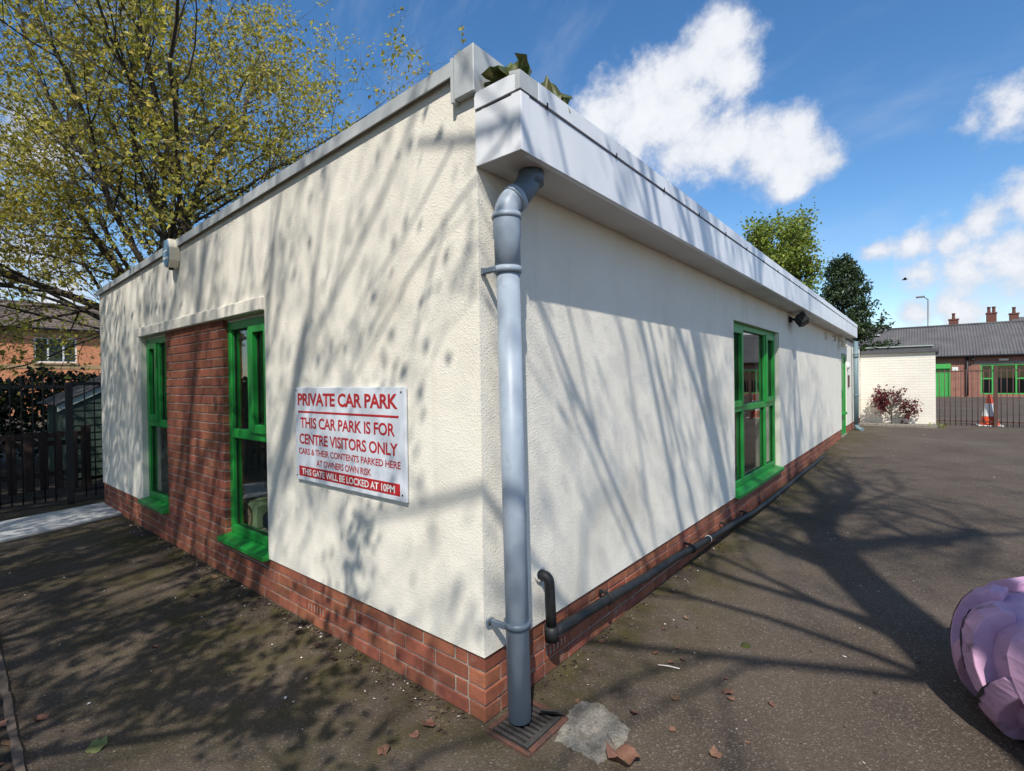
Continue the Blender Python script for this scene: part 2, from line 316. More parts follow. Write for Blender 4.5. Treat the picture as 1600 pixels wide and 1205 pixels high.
class MB:
    def __init__(s): s.v = []; s.f = []; s.sm = []
    def add(s, vs, fs, smooth=False):
        k = len(s.v); s.v += [tuple(v) for v in vs]; s.f += [tuple(i + k for i in f) for f in fs]; s.sm += [smooth] * len(fs); return s
    def box(s, x0, x1, y0, y1, z0, z1, m=None):
        vs = [(x, y, z) for z in (z0, z1) for y in (y0, y1) for x in (x0, x1)]
        if m is not None: vs = [m @ Vector(v) for v in vs]
        return s.add(vs, [(0, 2, 3, 1), (4, 5, 7, 6), (0, 1, 5, 4), (2, 6, 7, 3), (0, 4, 6, 2), (1, 3, 7, 5)])
    def cbox(s, x0, x1, y0, y1, z0, z1, c=.003, m=None, rng=None, jit=0):
        """chamfered box"""
        vs = []; idx = {}
        X = (x0, x1); Y = (y0, y1); Z = (z0, z1)
        for i in (0, 1):
            for j in (0, 1):
                for k in (0, 1):
                    sx, sy, sz = (c if i == 0 else -c), (c if j == 0 else -c), (c if k == 0 else -c)
                    for a, p in enumerate(((X[i], Y[j] + sy, Z[k] + sz), (X[i] + sx, Y[j], Z[k] + sz), (X[i] + sx, Y[j] + sy, Z[k]))):
                        idx[i, j, k, a] = len(vs)
                        if rng: p = tuple(q + rng.uniform(-jit, jit) for q in p)
                        vs.append(p)
        I = idx; fs = []
        for i in (0, 1): fs.append([I[i, 0, 0, 0], I[i, 1, 0, 0], I[i, 1, 1, 0], I[i, 0, 1, 0]][::(-1 if i == 0 else 1)])
        for j in (0, 1): fs.append([I[0, j, 0, 1], I[0, j, 1, 1], I[1, j, 1, 1], I[1, j, 0, 1]][::(-1 if j == 0 else 1)])
        for k in (0, 1): fs.append([I[0, 0, k, 2], I[1, 0, k, 2], I[1, 1, k, 2], I[0, 1, k, 2]][::(-1 if k == 0 else 1)])
        for j in (0, 1):
            for k in (0, 1): fs.append([I[0, j, k, 1], I[1, j, k, 1], I[1, j, k, 2], I[0, j, k, 2]])
        for i in (0, 1):
            for k in (0, 1): fs.append([I[i, 0, k, 0], I[i, 1, k, 0], I[i, 1, k, 2], I[i, 0, k, 2]])
        for i in (0, 1):
            for j in (0, 1): fs.append([I[i, j, 0, 0], I[i, j, 1, 0], I[i, j, 1, 1], I[i, j, 0, 1]])
        for i in (0, 1):
            for j in (0, 1):
                for k in (0, 1): fs.append([I[i, j, k, 0], I[i, j, k, 1], I[i, j, k, 2]])
        if m is not None: vs = [m @ Vector(v) for v in vs]
        return s.add(vs, fs)
    def prism(s, poly, d0, d1, axis=1):
        """polygon (two coordinates) extruded along an axis"""
        def P(a, b, d): return (d, a, b) if axis == 0 else ((a, d, b) if axis == 1 else (a, b, d))
        n = len(poly); vs = [P(a, b, d0) for a, b in poly] + [P(a, b, d1) for a, b in poly]
        return s.add(vs, [tuple(range(n))[::-1], tuple(range(n, 2 * n))] + [(i, (i + 1) % n, n + (i + 1) % n, n + i) for i in range(n)])
    def tube(s, pts, radii, n=12, cap=True, smooth=True):
        pts = [Vector(p) for p in pts]
        if not hasattr(radii, '__len__'): radii = [radii] * len(pts)
        vs = []; up = None
        for i, p in enumerate(pts):
            t = (pts[min(i + 1, len(pts) - 1)] - pts[max(i - 1, 0)]).normalized()
            if up is None: up = t.orthogonal().normalized()
            up = (up - t * up.dot(t)).normalized(); w = t.cross(up)
            for k in range(n):
                a = 2 * math.pi * k / n; vs.append(p + (up * math.cos(a) + w * math.sin(a)) * radii[i])
        fs = [(i * n + k, i * n + (k + 1) % n, (i + 1) * n + (k + 1) % n, (i + 1) * n + k) for i in range(len(pts) - 1) for k in range(n)]
        s.add(vs, fs, smooth)
        if cap:
            k0 = len(s.v) - len(vs); s.f += [tuple(k0 + i for i in range(n))[::-1], tuple(k0 + (len(pts) - 1) * n + i for i in range(n))]; s.sm += [False, False]
        return s
    def lathe(s, prof, c=(0, 0, 0), n=32, a0=0, a1=2 * math.pi, smooth=True):
        full = abs(a1 - a0 - 2 * math.pi) < 1e-6; m = n if full else n + 1
        vs = [(c[0] + r * math.cos(a0 + (a1 - a0) * k / n), c[1] + r * math.sin(a0 + (a1 - a0) * k / n), c[2] + z) for r, z in prof for k in range(m)]
        fs = [(i * m + k, i * m + (k + 1) % m, (i + 1) * m + (k + 1) % m, (i + 1) * m + k) for i in range(len(prof) - 1) for k in range(n)]
        return s.add(vs, fs, smooth)
    def mesh(s, name, m):
        me = bpy.data.meshes.new(name); me.from_pydata(s.v, [], s.f); me.polygons.foreach_set('use_smooth', s.sm); me.materials.append(MATS[m])
        b = bmesh.new(); b.from_mesh(me); bmesh.ops.recalc_face_normals(b, faces=b.faces); b.to_mesh(me); b.free(); me.update(); return me
    def build(s, name, m, parent=None, bevel=0, seg=2):
        o = bpy.data.objects.new(name, s.mesh(name, m)); link(o, parent)
        if bevel:
            md = o.modifiers.new('bevel', 'BEVEL'); md.width = bevel; md.segments = seg; md.limit_method = 'ANGLE'; md.angle_limit = R(40)
        return o
def npmesh(name, V, F, m, smooth=False):
    V = np.asarray(V, np.float32); F = np.asarray(F, np.int32); k = F.shape[1]
    me = bpy.data.meshes.new(name); me.vertices.add(len(V)); me.vertices.foreach_set('co', V.ravel()); me.loops.add(F.size); me.loops.foreach_set('vertex_index', F.ravel())
    me.polygons.add(len(F)); me.polygons.foreach_set('loop_start', np.arange(0, F.size, k, dtype=np.int32)); me.polygons.foreach_set('use_smooth', np.full(len(F), smooth))
    me.materials.append(MATS[m]); me.update(calc_edges=True); return me
def npobj(name, V, F, m, parent=None, smooth=False): return link(bpy.data.objects.new(name, npmesh(name, V, F, m, smooth)), parent)
def single(name, mb, m, label, cat, group=None, bevel=0): return tag(mb.build(name, m, None, bevel), label, cat, group)

# ------------------------------------------------------------------ setting: ground
def zg(y): return 0 if y < 1 else (.0083 * (y - 1) if y < 16 else (.1245 + .003 * (y - 16) if y < 40 else .1965))
def ground():
    xs = [-260, -120, -60, -30, -15, -8, -4, 0, 2, 4, 8, 15, 30, 60, 120, 260]
    ys = [-260, -100, -40, -15, -6, -2, 0, 1, 2, 4, 7, 10, 13, 16, 20, 28, 40, 60, 100, 180, 320]
    mb = MB(); n = len(xs)
    mb.add([(x, y, zg(y)) for y in ys for x in xs], [(j * n + i, j * n + i + 1, (j + 1) * n + i + 1, (j + 1) * n + i) for j in range(len(ys) - 1) for i in range(n - 1)])
    tag(mb.build('ground', 'asphalt'), 'worn dark tarmac yard round the building', kind='structure')
    mb = MB(); mb.add([(-7.12, -40, .006), (-7.12, 30, .006), (-60, 30, .006), (-60, -40, .006)], [(0, 1, 2, 3)])
    tag(mb.build('garden_ground', 'soil'), kind='structure')
    mb = MB(); mb.add([(-7.0, -1.118, .006), (.2, -1.377, .006), (.2, -6, .006), (-7.0, -6, .006)], [(0, 1, 2, 3)])
    tag(mb.build('soil_bed', 'soil'), kind='structure')
ground()

# ------------------------------------------------------------------ the rendered building
rng = random.Random(7)
HALL = empty('community_hall', (0, 0, 0), 'low flat-roofed cream rendered building with green windows and red brick plinth', 'building')
FX0 = -6.57; FLEN = 12.93; SEND = 16.5
def ftop(x): return 2.90 + (2.69 - 2.90) * (x / FX0)

def gridwall(us, zs, solid, ztop, d0, d1, axis):
    """wall slab of grid cells along u (x for axis 1, y for axis 0) with openings left out"""
    mb = MB(); zs = list(zs)
    def Z(j, u): return ztop(u) if j == len(zs) - 1 else zs[j]
    def P(u, d, z): return (u, d, z) if axis == 1 else (d, u, z)
    nu, nz = len(us), len(zs)
    idx = lambda i, j, k: (j * nu + i) * 2 + k
    vs = [P(us[i], d, Z(j, us[i])) for j in range(nz) for i in range(nu) for d in (d0, d1)]
    ok = lambda i, j: 0 <= i < nu - 1 and 0 <= j < nz - 1 and solid(i, j)
    fs = []
    for j in range(nz - 1):
        for i in range(nu - 1):
            if not ok(i, j): continue
            for k in (0, 1): fs.append((idx(i, j, k), idx(i + 1, j, k), idx(i + 1, j + 1, k), idx(i, j + 1, k)))
            if not ok(i - 1, j): fs.append((idx(i, j, 0), idx(i, j + 1, 0), idx(i, j + 1, 1), idx(i, j, 1)))
            if not ok(i + 1, j): fs.append((idx(i + 1, j, 0), idx(i + 1, j + 1, 0), idx(i + 1, j + 1, 1), idx(i + 1, j, 1)))
            if not ok(i, j - 1): fs.append((idx(i, j, 0), idx(i + 1, j, 0), idx(i + 1, j, 1), idx(i, j, 1)))
            if not ok(i, j + 1): fs.append((idx(i, j + 1, 0), idx(i + 1, j + 1, 0), idx(i + 1, j + 1, 1), idx(i, j + 1, 1)))
    used = sorted({v for f in fs for v in f}); rm = {v: q for q, v in enumerate(used)}
    return mb.add([vs[v] for v in used], [tuple(rm[v] for v in f) for f in fs])

# front wall (faces -y), recess with two windows and a brick panel between them
WL0, WL1, PL1, WR1 = -4.88, -4.125, -2.785, -2.03
fw = gridwall([FX0, WL0, WR1, 0], [.3, 2.02, 3], lambda i, j: not (i == 1 and j == 0), ftop, 0, .3, 1).build('front_wall', 'render', HALL)
# side wall (faces +x)
SW0, SW1, DR0, DR1 = 3.75, 5.8, 12.2, 13.2
sw = gridwall([.3, SW0, SW1, DR0, 12.90, 12.92, DR1, SEND], [.3, 2.05, 2.10, 2.6], lambda i, j: not ((i == 1 and j < 2) or (i in (3, 4, 5) and j < 1)), lambda u: 2.60 if u < 12.91 else 2.42, -.3, 0, 0).build('side_wall', 'render', HALL)
MB().box(FX0, FX0 + .3, .3, SEND, 0, 2.6).build('end_wall', 'render', HALL)
MB().box(FX0, -.3, SEND - .3, SEND, 0, 2.42).build('rear_wall', 'render', HALL)
MB().box(FX0 + .301, -.301, .301, FLEN - .02, 2.424, 2.60).build('roof', 'roofing', HALL)
rb = MB(); rb.box(FX0 + .302, .06, FLEN + .01, SEND + .005, 2.424, 2.47); rb.build('low_roof', 'roofing', HALL)
MB().box(FX0 + .3, -.3, .3, SEND - .3, .02, .1).build('floor_slab', 'interior_dark', HALL)
MB().box(FX0 + .3, -.301, 3.6, 3.68, .1, 2.42).build('partition', 'interior_pale', HALL)
MB().box(-3.86, -3.50, .60, .63, .1, 1.95).build('pale_panel', 'interior_pale', HALL)  # added pale panel where a sunlit strip of the room shows
MB().box(-3.2, -3.12, 3.68, 12, .1, 2.42).build('partition', 'interior_pale', HALL)
MB().box(FX0 + .301, -.301, .301, SEND - .301, 2.405, 2.42).build('ceiling', 'interior_pale', HALL)
# lintel band over the recess
MB().cbox(WL0 - .02, WR1 + .0, -.028, .05, 2.022, 2.115, .006).build('lintel', 'render', HALL)
MB().box(WL0 + .001, WR1 - .001, .051, .29, 2.0, 2.018).build('lintel', 'soffit', HALL)

# bricks ------------------------------------------------------------
BL, BHT, BD, JT = .215, .065, .1025, .010
brick_meshes = {}
def brick_mesh(l, d, var):
    k = (round(l, 3), round(d, 3), var)
    if k not in brick_meshes:
        r2 = random.Random(hash(k) % 9999); mb = MB(); mb.cbox(-l / 2, l / 2, -d / 2, d / 2, -BHT / 2, BHT / 2, .0035, rng=r2, jit=.0016); brick_meshes[k] = mb.mesh('brick', 'brick')
    return brick_meshes[k]
bricks = []        # (part, centre, l, d, rotated)
PF = .010          # brick face lies this far behind the render
def course(part, axis, a0, a1, z, start):
    """stretchers from a0 to a1 along x (axis 1) or y (axis 0); start = length of the first piece"""
    p = a0; first = True
    while p < a1 - .02:
        l = start if first else BL
        l = min(l, a1 - p)
        if l > .03: bricks.append((part, axis, p + l / 2, z, l))
        p += l + JT; first = False
core = MB(); core.box(FX0, -.02, .0165, .3, -.1, .2985); core.build('front_plinth', 'mortar', HALL)
PLF = bpy.data.objects['front_plinth']
core = MB(); core.box(-.3, -.0165, .3, DR0, -.1, .2985); core.box(-.3, -.0165, DR1, SEND, -.1, .2985); core.box(-.019, -.0165, .02, .3, -.1, .2985); core.build('side_plinth', 'mortar', HALL)
PLS = bpy.data.objects['side_plinth']
core = MB(); core.box(WL1 + .004, PL1 - .004, .0165, .122, .3, 2.0215); core.build('brick_panel', 'mortar', HALL)
PNL = bpy.data.objects['brick_panel']
VENTF = (-1.49, 1); VENTS = (.62, 1)
for c in range(4):
    z = c * .075 + .0325 + .005
    if c % 2 == 0:
        course(PLF, 1, FX0 + .002, -PF, z, BL * .7); course(PLS, 0, PF + BD + JT, DR0, z, BL * .5)
    else:
        course(PLF, 1, FX0 + .002, -PF - BD - JT, z, BL * .3); course(PLS, 0, PF, DR0, z, BL)
    course(PLS, 0, DR1, SEND, z, BL)
for c in range(23):
    course(PNL, 1, WL1, PL1, .3 + c * .075 + .0325 + .005, BL if c % 2 == 0 else (BL - JT) / 2)
vents = []
def pix(p):
    q = (cam.matrix_world.inverted() @ Vector(p)); return -q.z
def brick_size(b):
    part, axis, u, z, l = b; p = Vector((u, 0, z)) if axis == 1 else Vector((0, u, z)); d = p - CAM
    nrm = Vector((0, -1, 0)) if axis == 1 else Vector((1, 0, 0)); return l * abs(d.normalized().dot(nrm)) / d.length_squared
def skip(b):
    part, axis, u, z, l = b
    for (pp, vu, vc) in ((PLF, *VENTF), (PLS, *VENTS)):
        if part is pp and abs(z - (vc * .075 + .0375)) < .02 and abs(u - vu) < .14: return True
    return False
vent_pos = []
for (pp, vu, vc) in ((PLF, *VENTF), (PLS, *VENTS)):
    c = [b for b in bricks if b[0] is pp and abs(b[3] - (vc * .075 + .0375)) < .01]; c = min(c, key=lambda b: abs(b[2] - vu)); vent_pos.append(c); bricks.remove(c)
bricks.sort(key=brick_size, reverse=True)
rest = {}
for i, b in enumerate(bricks):
    part, axis, u, z, l = b; dep = BD; off = PF + rng.uniform(-.0012, .0018)
    if axis == 1: loc = Vector((u, off + dep / 2, z)); rz = 0
    else: loc = Vector((-off - dep / 2, u, z)); rz = math.pi / 2
    if part is PLS and u < .02 + BD and l < .2: dep = .1
    if i < 300:
        o = bpy.data.objects.new('brick', brick_mesh(l, dep, rng.randrange(6) if abs(l - BL) < .001 else 0)); o.location = loc; o.rotation_euler = (rng.uniform(-.006, .006), rng.uniform(-.004, .004), rz); link(o, part)
    else:
        mb = rest.setdefault(part.name, MB()); mb.cbox(-l / 2, l / 2, -dep / 2, dep / 2, -BHT / 2, BHT / 2, .0035, m=Matrix.Translation(loc) @ Matrix.Rotation(rz, 4, 'Z'))
for k, mb in rest.items(): tag(mb.build('far_bricks', 'brick', bpy.data.objects[k]), kind='stuff')
for (part, axis, u, z, l) in vent_pos:      # terracotta air bricks with vertical louvres
    M_ = Matrix.Translation((u, PF, z)) if axis == 1 else Matrix.Translation((-PF, u, z)) @ Matrix.Rotation(math.pi / 2, 4, 'Z')
    mb = MB(); l = .215
    mb.box(-l / 2, l / 2, .02, .08, -BHT / 2, BHT / 2, M_)
    for zz in (-BHT / 2, BHT / 2 - .009): mb.box(-l / 2, l / 2, 0, .02, zz, zz + .009, M_)
    for k in range(7): xx = -l / 2 + k * (l - .012) / 6; mb.box(xx, xx + .012, .0005, .02, -BHT / 2 + .0095, BHT / 2 - .0095, M_)
    mb.build('air_brick', 'airbrick', part)

# windows ------------------------------------------------------------
def window(axis, u0, u1, z0, z1, d, mull, trans, casement, split_low, sill=True, name='window'):
    """frame at depth d behind the face; mull = list of mullion centres, trans = transom z; casement = set of (col) with opening sash on top row"""
    def B(mb, a0, a1, p0, p1, q0, q1, c=.004):
        if axis == 1: mb.cbox(a0, a1, p0, p1, q0, q1, c)
        else: mb.cbox(-p1, -p0, a0, a1, q0, q1, c)
    fr = MB(); t = .062; dep = .07
    zb = z0 + .03
    B(fr, u0, u0 + t, d, d + dep, zb, z1); B(fr, u1 - t, u1, d, d + dep, zb, z1)
    B(fr, u0 + t + .0005, u1 - t - .0005, d, d + dep, z1 - t, z1); B(fr, u0 + t + .0005, u1 - t - .0005, d, d + dep, zb, zb + t)
    B(fr, u0 + t + .0005, u1 - t - .0005, d + .002, d + dep - .002, trans - .036, trans + .036)
    for m_ in mull:
        B(fr, m_ - .034, m_ + .034, d + .001, d + dep - .001, trans + .0365, z1 - t - .0005)
        if split_low: B(fr, m_ - .034, m_ + .034, d + .001, d + dep - .001, zb + t + .0005, trans - .0365)
    w = MB(); w.v, w.f, w.sm = fr.v, fr.f, fr.sm; wo = w.build(name, 'green', HALL)
    cols = [u0 + t] + [x for m_ in mull for x in (m_ - .034, m_ + .034)] + [u1 - t]; cols = [(cols[i], cols[i + 1]) for i in range(0, len(cols), 2)]
    low = cols if split_low else [(u0 + t, u1 - t)]
    for ci, (a, b) in enumerate(cols):
        zz0, zz1 = trans + .036, z1 - t; e = 0
        if ci in casement:
            sa = MB(); e = .048; pf = d - .014
            B(sa, a - .016, a + e, pf, pf + .05, zz0 - .016, zz1 + .016); B(sa, b - e, b + .016, pf, pf + .05, zz0 - .016, zz1 + .016)
            B(sa, a + e + .0005, b - e - .0005, pf, pf + .05, zz1 - e, zz1 + .016); B(sa, a + e + .0005, b - e - .0005, pf, pf + .05, zz0 - .016, zz0 + e)
            sa.build('sash', 'green', wo)
        pane(axis, a + e, b - e, zz0 + e, zz1 - e, d + .03, wo)
    for (a, b) in low: pane(axis, a, b, zb + t, trans - .036, d + .03, wo)
    if sill:
        s_ = MB(); pr = .045
        prof = [(-pr, z0 - .028), (-pr, z0 + .006), (d + .02, z0 + .03), (d + .02, z0 - .028)]
        if axis == 1: s_.prism([(p[0], p[1]) for p in prof], u0 - .03, u1 + .008, 0)
        else: s_.prism([(-p[0], p[1]) for p in prof], u0 + .0, u1 + .03, 1)
        s_.build('sill', 'green', wo, .004)
    return wo
def pane(axis, a, b, z0, z1, d, parent):
    g = 'glass'; mb = MB(); gk = MB(); e = .009
    if axis == 1: mb.box(a + .002, b - .002, d, d + .006, z0 + .002, z1 - .002)
    else: mb.box(-d - .006, -d, a + .002, b - .002, z0 + .002, z1 - .002)
    for (p, q, r_, s_) in ((a, a + e, z0, z1), (b - e, b, z0, z1), (a + e, b - e, z0, z0 + e), (a + e, b - e, z1 - e, z1)):
        if axis == 1: gk.box(p, q, d - .006, d - .001, r_, s_)
        else: gk.box(-d + .001, -d + .006, p, q, r_, s_)
    po = mb.build('pane', g, parent); gk.build('gasket', 'gasket', po)
window(1, PL1 + .003, WR1 - .003, .315, 2.0, .05, [-2.405], 1.13, {1}, False)
window(1, WL0 + .003, WL1 - .003, .315, 2.0, .05, [-4.505], 1.13, {0}, False)
window(0, SW0 + .003, SW1 - .003, .315, 2.098, .055, [4.28, 5.28], 1.18, {0, 2}, True)
# green door in the side wall
dr = MB()
dr.box(-.10, -.02, DR0 + .001, DR0 + .07, .1, 2.045); dr.box(-.10, -.02, DR1 - .07, DR1 - .001, .1, 2.045); dr.box(-.10, -.02, DR0 + .07, DR1 - .07, 1.98, 2.045)
dro = dr.build('door', 'green', HALL, .004)
lf = MB(); lf.cbox(-.085, -.04, DR0 + .072, DR1 - .072, .12, 1.978, .004); lf.build('door_leaf', 'green', dro)
h = MB(); h.box(-.04, .015, DR0 + .14, DR0 + .17, 1.0, 1.18); h.box(.0, .02, DR0 + .12, DR0 + .19, .98, 1.2); h.build('handle', 'green', dro)
MB().cbox(-.04, .03, DR0 + .2, DR1 - .2, .60, .66, .004).build('kick_bar', 'green', dro)
MB().box(-.04, .012, DR0 - .0, DR1, .085, .118).build('threshold', 'concrete', dro)

# fascia -----------------------------------------------------------
fb0, fb1, fx, fz0, fz1, fcap = -.012, FLEN, .25, 2.432, 2.745, 2.672
FAS = MB().box(.003, fx - .012, fb0 + .012, fb1 - .012, fz0 + .012, fcap).build('fascia', 'darkgap', HALL)
MB().box(.002, fx - .01, fb0 + .01, fb1 - .01, fz0 + .002, fz0 + .010).build('soffit_board', 'soffit', FAS)
js = [.045, 3.3, 6.62, 9.9, fb1]
for i in range(len(js) - 1):
    m_ = MB(); m_.box(fx - .008, fx + (.0005 * (i % 2)), js[i] + .0015, js[i + 1] - .0015, fz0, fcap - .008)
    m_.box(fx - .03, fx - .0085, js[i] + .0015, js[i + 1] - .0015, fz0, fz0 + .0018)
    m_.build('fascia_panel', 'fascia', FAS, .0015, 1)
MB().box(.001, fx - .045, fb0, fb0 + .008, fz0, fcap - .008).build('end_panel', 'fascia', FAS, .0015, 1)
ct = MB(); ct.box(fx - .045, fx + .0035, fb0 - .0035, fb0 + .003, fz0 - .002, fcap - .006); ct.box(fx - .003, fx + .0035, fb0 + .0035, .0435, fz0 - .002, fcap - .006)
ct.build('corner_trim', 'fascia', FAS, .0015, 1)
for i, (a, b) in enumerate(((fb0 - .008, .10), (.102, 3.15), (3.152, 6.2), (6.202, 9.3), (9.302, fb1))):
    m_ = MB(); o_ = .006 + (i % 2) * .0012
    m_.prism([(fx - .02, fcap), (fx + o_, fcap), (fx + o_, fz1), (fx - .05, fz1 + .012), (fx - .05, fz1 - .002), (fx - .02, fz1 - .006)], a, b, 1); m_.build('capping_strip', 'coping' if i == 0 else 'fascia', FAS)
m_ = MB(); m_.box(.004, fx - .021, fb0 - .007, fb0 + .01, fcap + .001, fz1 - .003); m_.build('capping_strip', 'fascia', FAS)
for k in range(13):
    yy = .16 + k * .62
    MB().box(fx + .002, fx + .0095, yy, yy + .009, fcap - .012 + .006 * (k % 2), fcap + .014).build('fixing_slot', 'darkgap', FAS)
MB().box(.003, fx - .06, .4, fb1 - .1, fz1 - .07, fz1 - .06).build('gutter_lining', 'roofing', FAS)

# coping of the front parapet and its boxed end
def sl(x, dz=0): return ftop(x) + dz
cp = MB()
for (x0, x1) in ((FX0 - .03, -3.3), (-3.297, -.102)):
    m_ = MB()
    vs = [(x, y, sl(x, dz)) for x in (x0, x1) for (y, dz) in ((-.03, -.035), (-.03, .028), (.33, .028), (.33, -.035), (-.022, .003), (.322, .003))]
    m_.prism([(0, 0)] * 3, 0, 0) if False else None
    # folded sheet: front lip, top, rear lip
    def q(x, y, dz): return (x, y, sl(x, dz))
    for (ya, yb, za, zb) in ((-.030, -.022, -.035, .030), (-.0219, .322, .020, .030), (.3221, .33, -.035, .030)):
        m_.add([q(x, y, z_) for x in (x0, x1) for y in (ya, yb) for z_ in (za, zb)], [(0, 1, 3, 2), (4, 6, 7, 5), (0, 4, 5, 1), (2, 3, 7, 6), (0, 2, 6, 4), (1, 5, 7, 3)])
    m_.build('coping', 'coping', HALL)
ce = MB()
ce.add([(x, y, z_) for x in (-.10, .018) for y in (-.036, .33) for z_ in (2.745, 0)], [(0, 1, 3, 2), (4, 6, 7, 5), (0, 4, 5, 1), (2, 3, 7, 6), (0, 2, 6, 4), (1, 5, 7, 3)])
ce.v = [(x, y, (2.948 if x > 0 else 2.940) + (-.006 if y > 0 else 0)) if z_ == 0 else (x, y, z_) for x, y, z_ in ce.v]
ceo = ce.build('coping_end_box', 'coping', HALL, .003, 1)
MB().box(-.118, -.101, -.04, -.001, 2.735, 2.93).build('flashing', 'coping', ceo)

# ------------------------------------------------------------------ things fixed to the building
# grey downpipe by the corner
DP = empty('downpipe', (.11, .09, 0), 'grey plastic downpipe with swan-neck at the building corner', 'downpipe')
t0, t1 = Vector((.100, .072, 2.20)), Vector((.114, .098, .035))
def on(z): return t0 + (t1 - t0) * ((t0.z - z) / (t0.z - t1.z))
MB().tube([on(1.985), on(.035)], .0510, 32).build('pipe', 'pvc', DP)
MB().tube([on(2.215), on(2.20), on(2.13), on(2.115), on(1.985)], [.061, .0605, .0605, .0565, .0565], 32).build('socket', 'pvc', DP)
# swan neck
e0 = on(2.215); e1 = Vector((.100, .072, 2.262)); e2 = Vector((.143, .185, 2.372)); e3 = Vector((.145, .192, 2.445))
def bez(a, b, c, n=8): return [a * (1 - t) ** 2 + b * 2 * t * (1 - t) + c * t * t for t in [i / n for i in range(n + 1)]]
mid = e1.lerp(e2, .5)
MB().tube(bez(e0, e1 + Vector((0, 0, .01)), e1.lerp(e2, .42)), .055, 28).build('lower_bend', 'pvc', DP)
MB().tube([e0 - Vector((0, 0, .012)), e0 + Vector((0, 0, .012))], .0635, 28).build('collar', 'pvc', DP)
cdir = (e2 - e1).normalized(); cm = e1.lerp(e2, .36)
MB().tube([cm - cdir * .016, cm - cdir * .012, cm + cdir * .012, cm + cdir * .016], [.058, .063, .063, .058], 28).build('collar', 'pvc', DP)
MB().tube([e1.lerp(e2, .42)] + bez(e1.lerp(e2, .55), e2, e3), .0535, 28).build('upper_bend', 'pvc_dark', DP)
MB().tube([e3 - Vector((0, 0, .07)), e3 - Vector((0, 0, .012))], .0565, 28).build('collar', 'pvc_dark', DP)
for zc in (1.985, .452):
    p = on(zc); b = MB(); b.tube([p - Vector((0, 0, .014)), p + Vector((0, 0, .014))], .0595, 28)
    bo = b.build('bracket', 'pvc_dark' if zc < 1 else 'pvc', DP)
    MB().cbox(.002, .014, -.001 + .008, p.y - .045, zc - .016, zc + .016, .003).build('bracket_lug', 'pvc_dark', bo)
    MB().cbox(.0145, p.x - .02, p.y - .066, p.y - .045, zc - .012, zc + .012, .003).build('bracket_lug', 'pvc_dark', bo)
    MB().tube([(.014, .018, zc), (.019, .018, zc)], .006, 8).build('screw', 'grate', bo)
# black waste pipe along the foot of the side wall
WP = empty('waste_pipe', (.06, .43, 0), 'black insulated waste pipe running along the foot of the side wall', 'pipe')
run = [(.43, .258), (.53, .250), (.75, .240), (.99, .232), (1.5, .208), (2.0, .182), (2.5, .156), (3.0, .134), (3.55, .111), (4.1, .088), (4.84, .072), (5.5, .073), (5.9, .075), (6.8, .080), (7.7, .082), (8.6, .078), (9.3, .05)]
wr = random.Random(3); pts = []
for i, (y, z) in enumerate(run):
    pts.append((.058 + (wr.uniform(-.006, .010) if i > 1 else 0) + (.015 if y > 4 else 0), y, z + (wr.uniform(-.005, .005) if 1 < i < 12 else 0)))
MB().tube(pts, [.0255 + wr.uniform(-.001, .0025) for _ in pts], 20).build('pipe_run', 'blackpipe', WP)
MB().tube([(-.05, .405, .545), (.02, .405, .545)] + [tuple(q) for q in bez(Vector((.03, .405, .545)), Vector((.058, .408, .545)), Vector((.058, .412, .51)), 5)] + [(.058, .418, .40), (.058, .424, .285)], [.024] * 2 + [.0255] * 6 + [.0265, .0265], 18).build('riser', 'blackpipe', WP)
MB().tube([(.058, .424, .30), (.058, .428, .225)], .036, 18).build('elbow', 'blackpipe', WP)
sr = random.Random(8); ring = [(.006 + sr.uniform(-.002, .004), .405 + (.031 + sr.uniform(-.003, .005)) * math.cos(k / 16 * 2 * math.pi), .545 + (.031 + sr.uniform(-.003, .005)) * math.sin(k / 16 * 2 * math.pi)) for k in range(16)]
MB().tube(ring + ring[:1], [.0075 + sr.uniform(-.002, .003) for _ in range(17)], 6).build('sealant', 'slab', WP)
for y, z in ((1.0, .232), (2.35, .164), (3.25, .122), (3.9, .097)):
    c = MB(); c.tube([(.06, y - .012, z), (.06, y + .012, z)], .034, 16); c.box(.0, .05, y - .010, y + .010, z + .026, z + .040); c.build('pipe_clip', 'blackpipe', WP)
MB().tube([(.06, 2.735, .1455), (.06, 2.745, .1445)], .0305, 16).build('tape_band', 'white', WP)
# gully under the downpipe
GU = empty('drain_gully', (.15, .12, 0), 'square terracotta drain gully with black plastic grate under the grey downpipe', 'drain')
fr = MB(); gx0, gx1, gy0, gy1 = .02, .262, -.03, .262
for (a, b, c, d) in ((gx0, gx1, gy0, gy0 + .018), (gx0, gx1, gy1 - .024, gy1), (gx0, gx0 + .024, gy0 + .0245, gy1 - .0245), (gx1 - .024, gx1, gy0 + .0245, gy1 - .0245)): fr.cbox(a, b, c, d, -.02, .016, .004)
fr.build('rim', 'terracotta', GU)
gr = MB(); gr.box(gx0 + .025, gx1 - .025, gy0 + .025, gy1 - .025, .001, .006)
gr.build('tray', 'darkgap', GU)
for k in range(8):
    y0 = gy0 + .03 + k * .029; MB().cbox(gx0 + .03, gx1 - .05, y0, y0 + .013, .007, .018, .002).build('grate_bar', 'grate', GU)
MB().cbox(gx1 - .049, gx1 - .026, gy0 + .027, gy1 - .027, .007, .022, .003).build('grate_frame', 'grate', GU)
MB().cbox(-.045, .045, -.004, .004, -.05, .05, .002, Matrix.Translation((.205, .215, .035)) @ Matrix.Rotation(.9, 4, 'X') @ Matrix.Rotation(.3, 4, 'Z')).build('broken_flap', 'grate', GU)

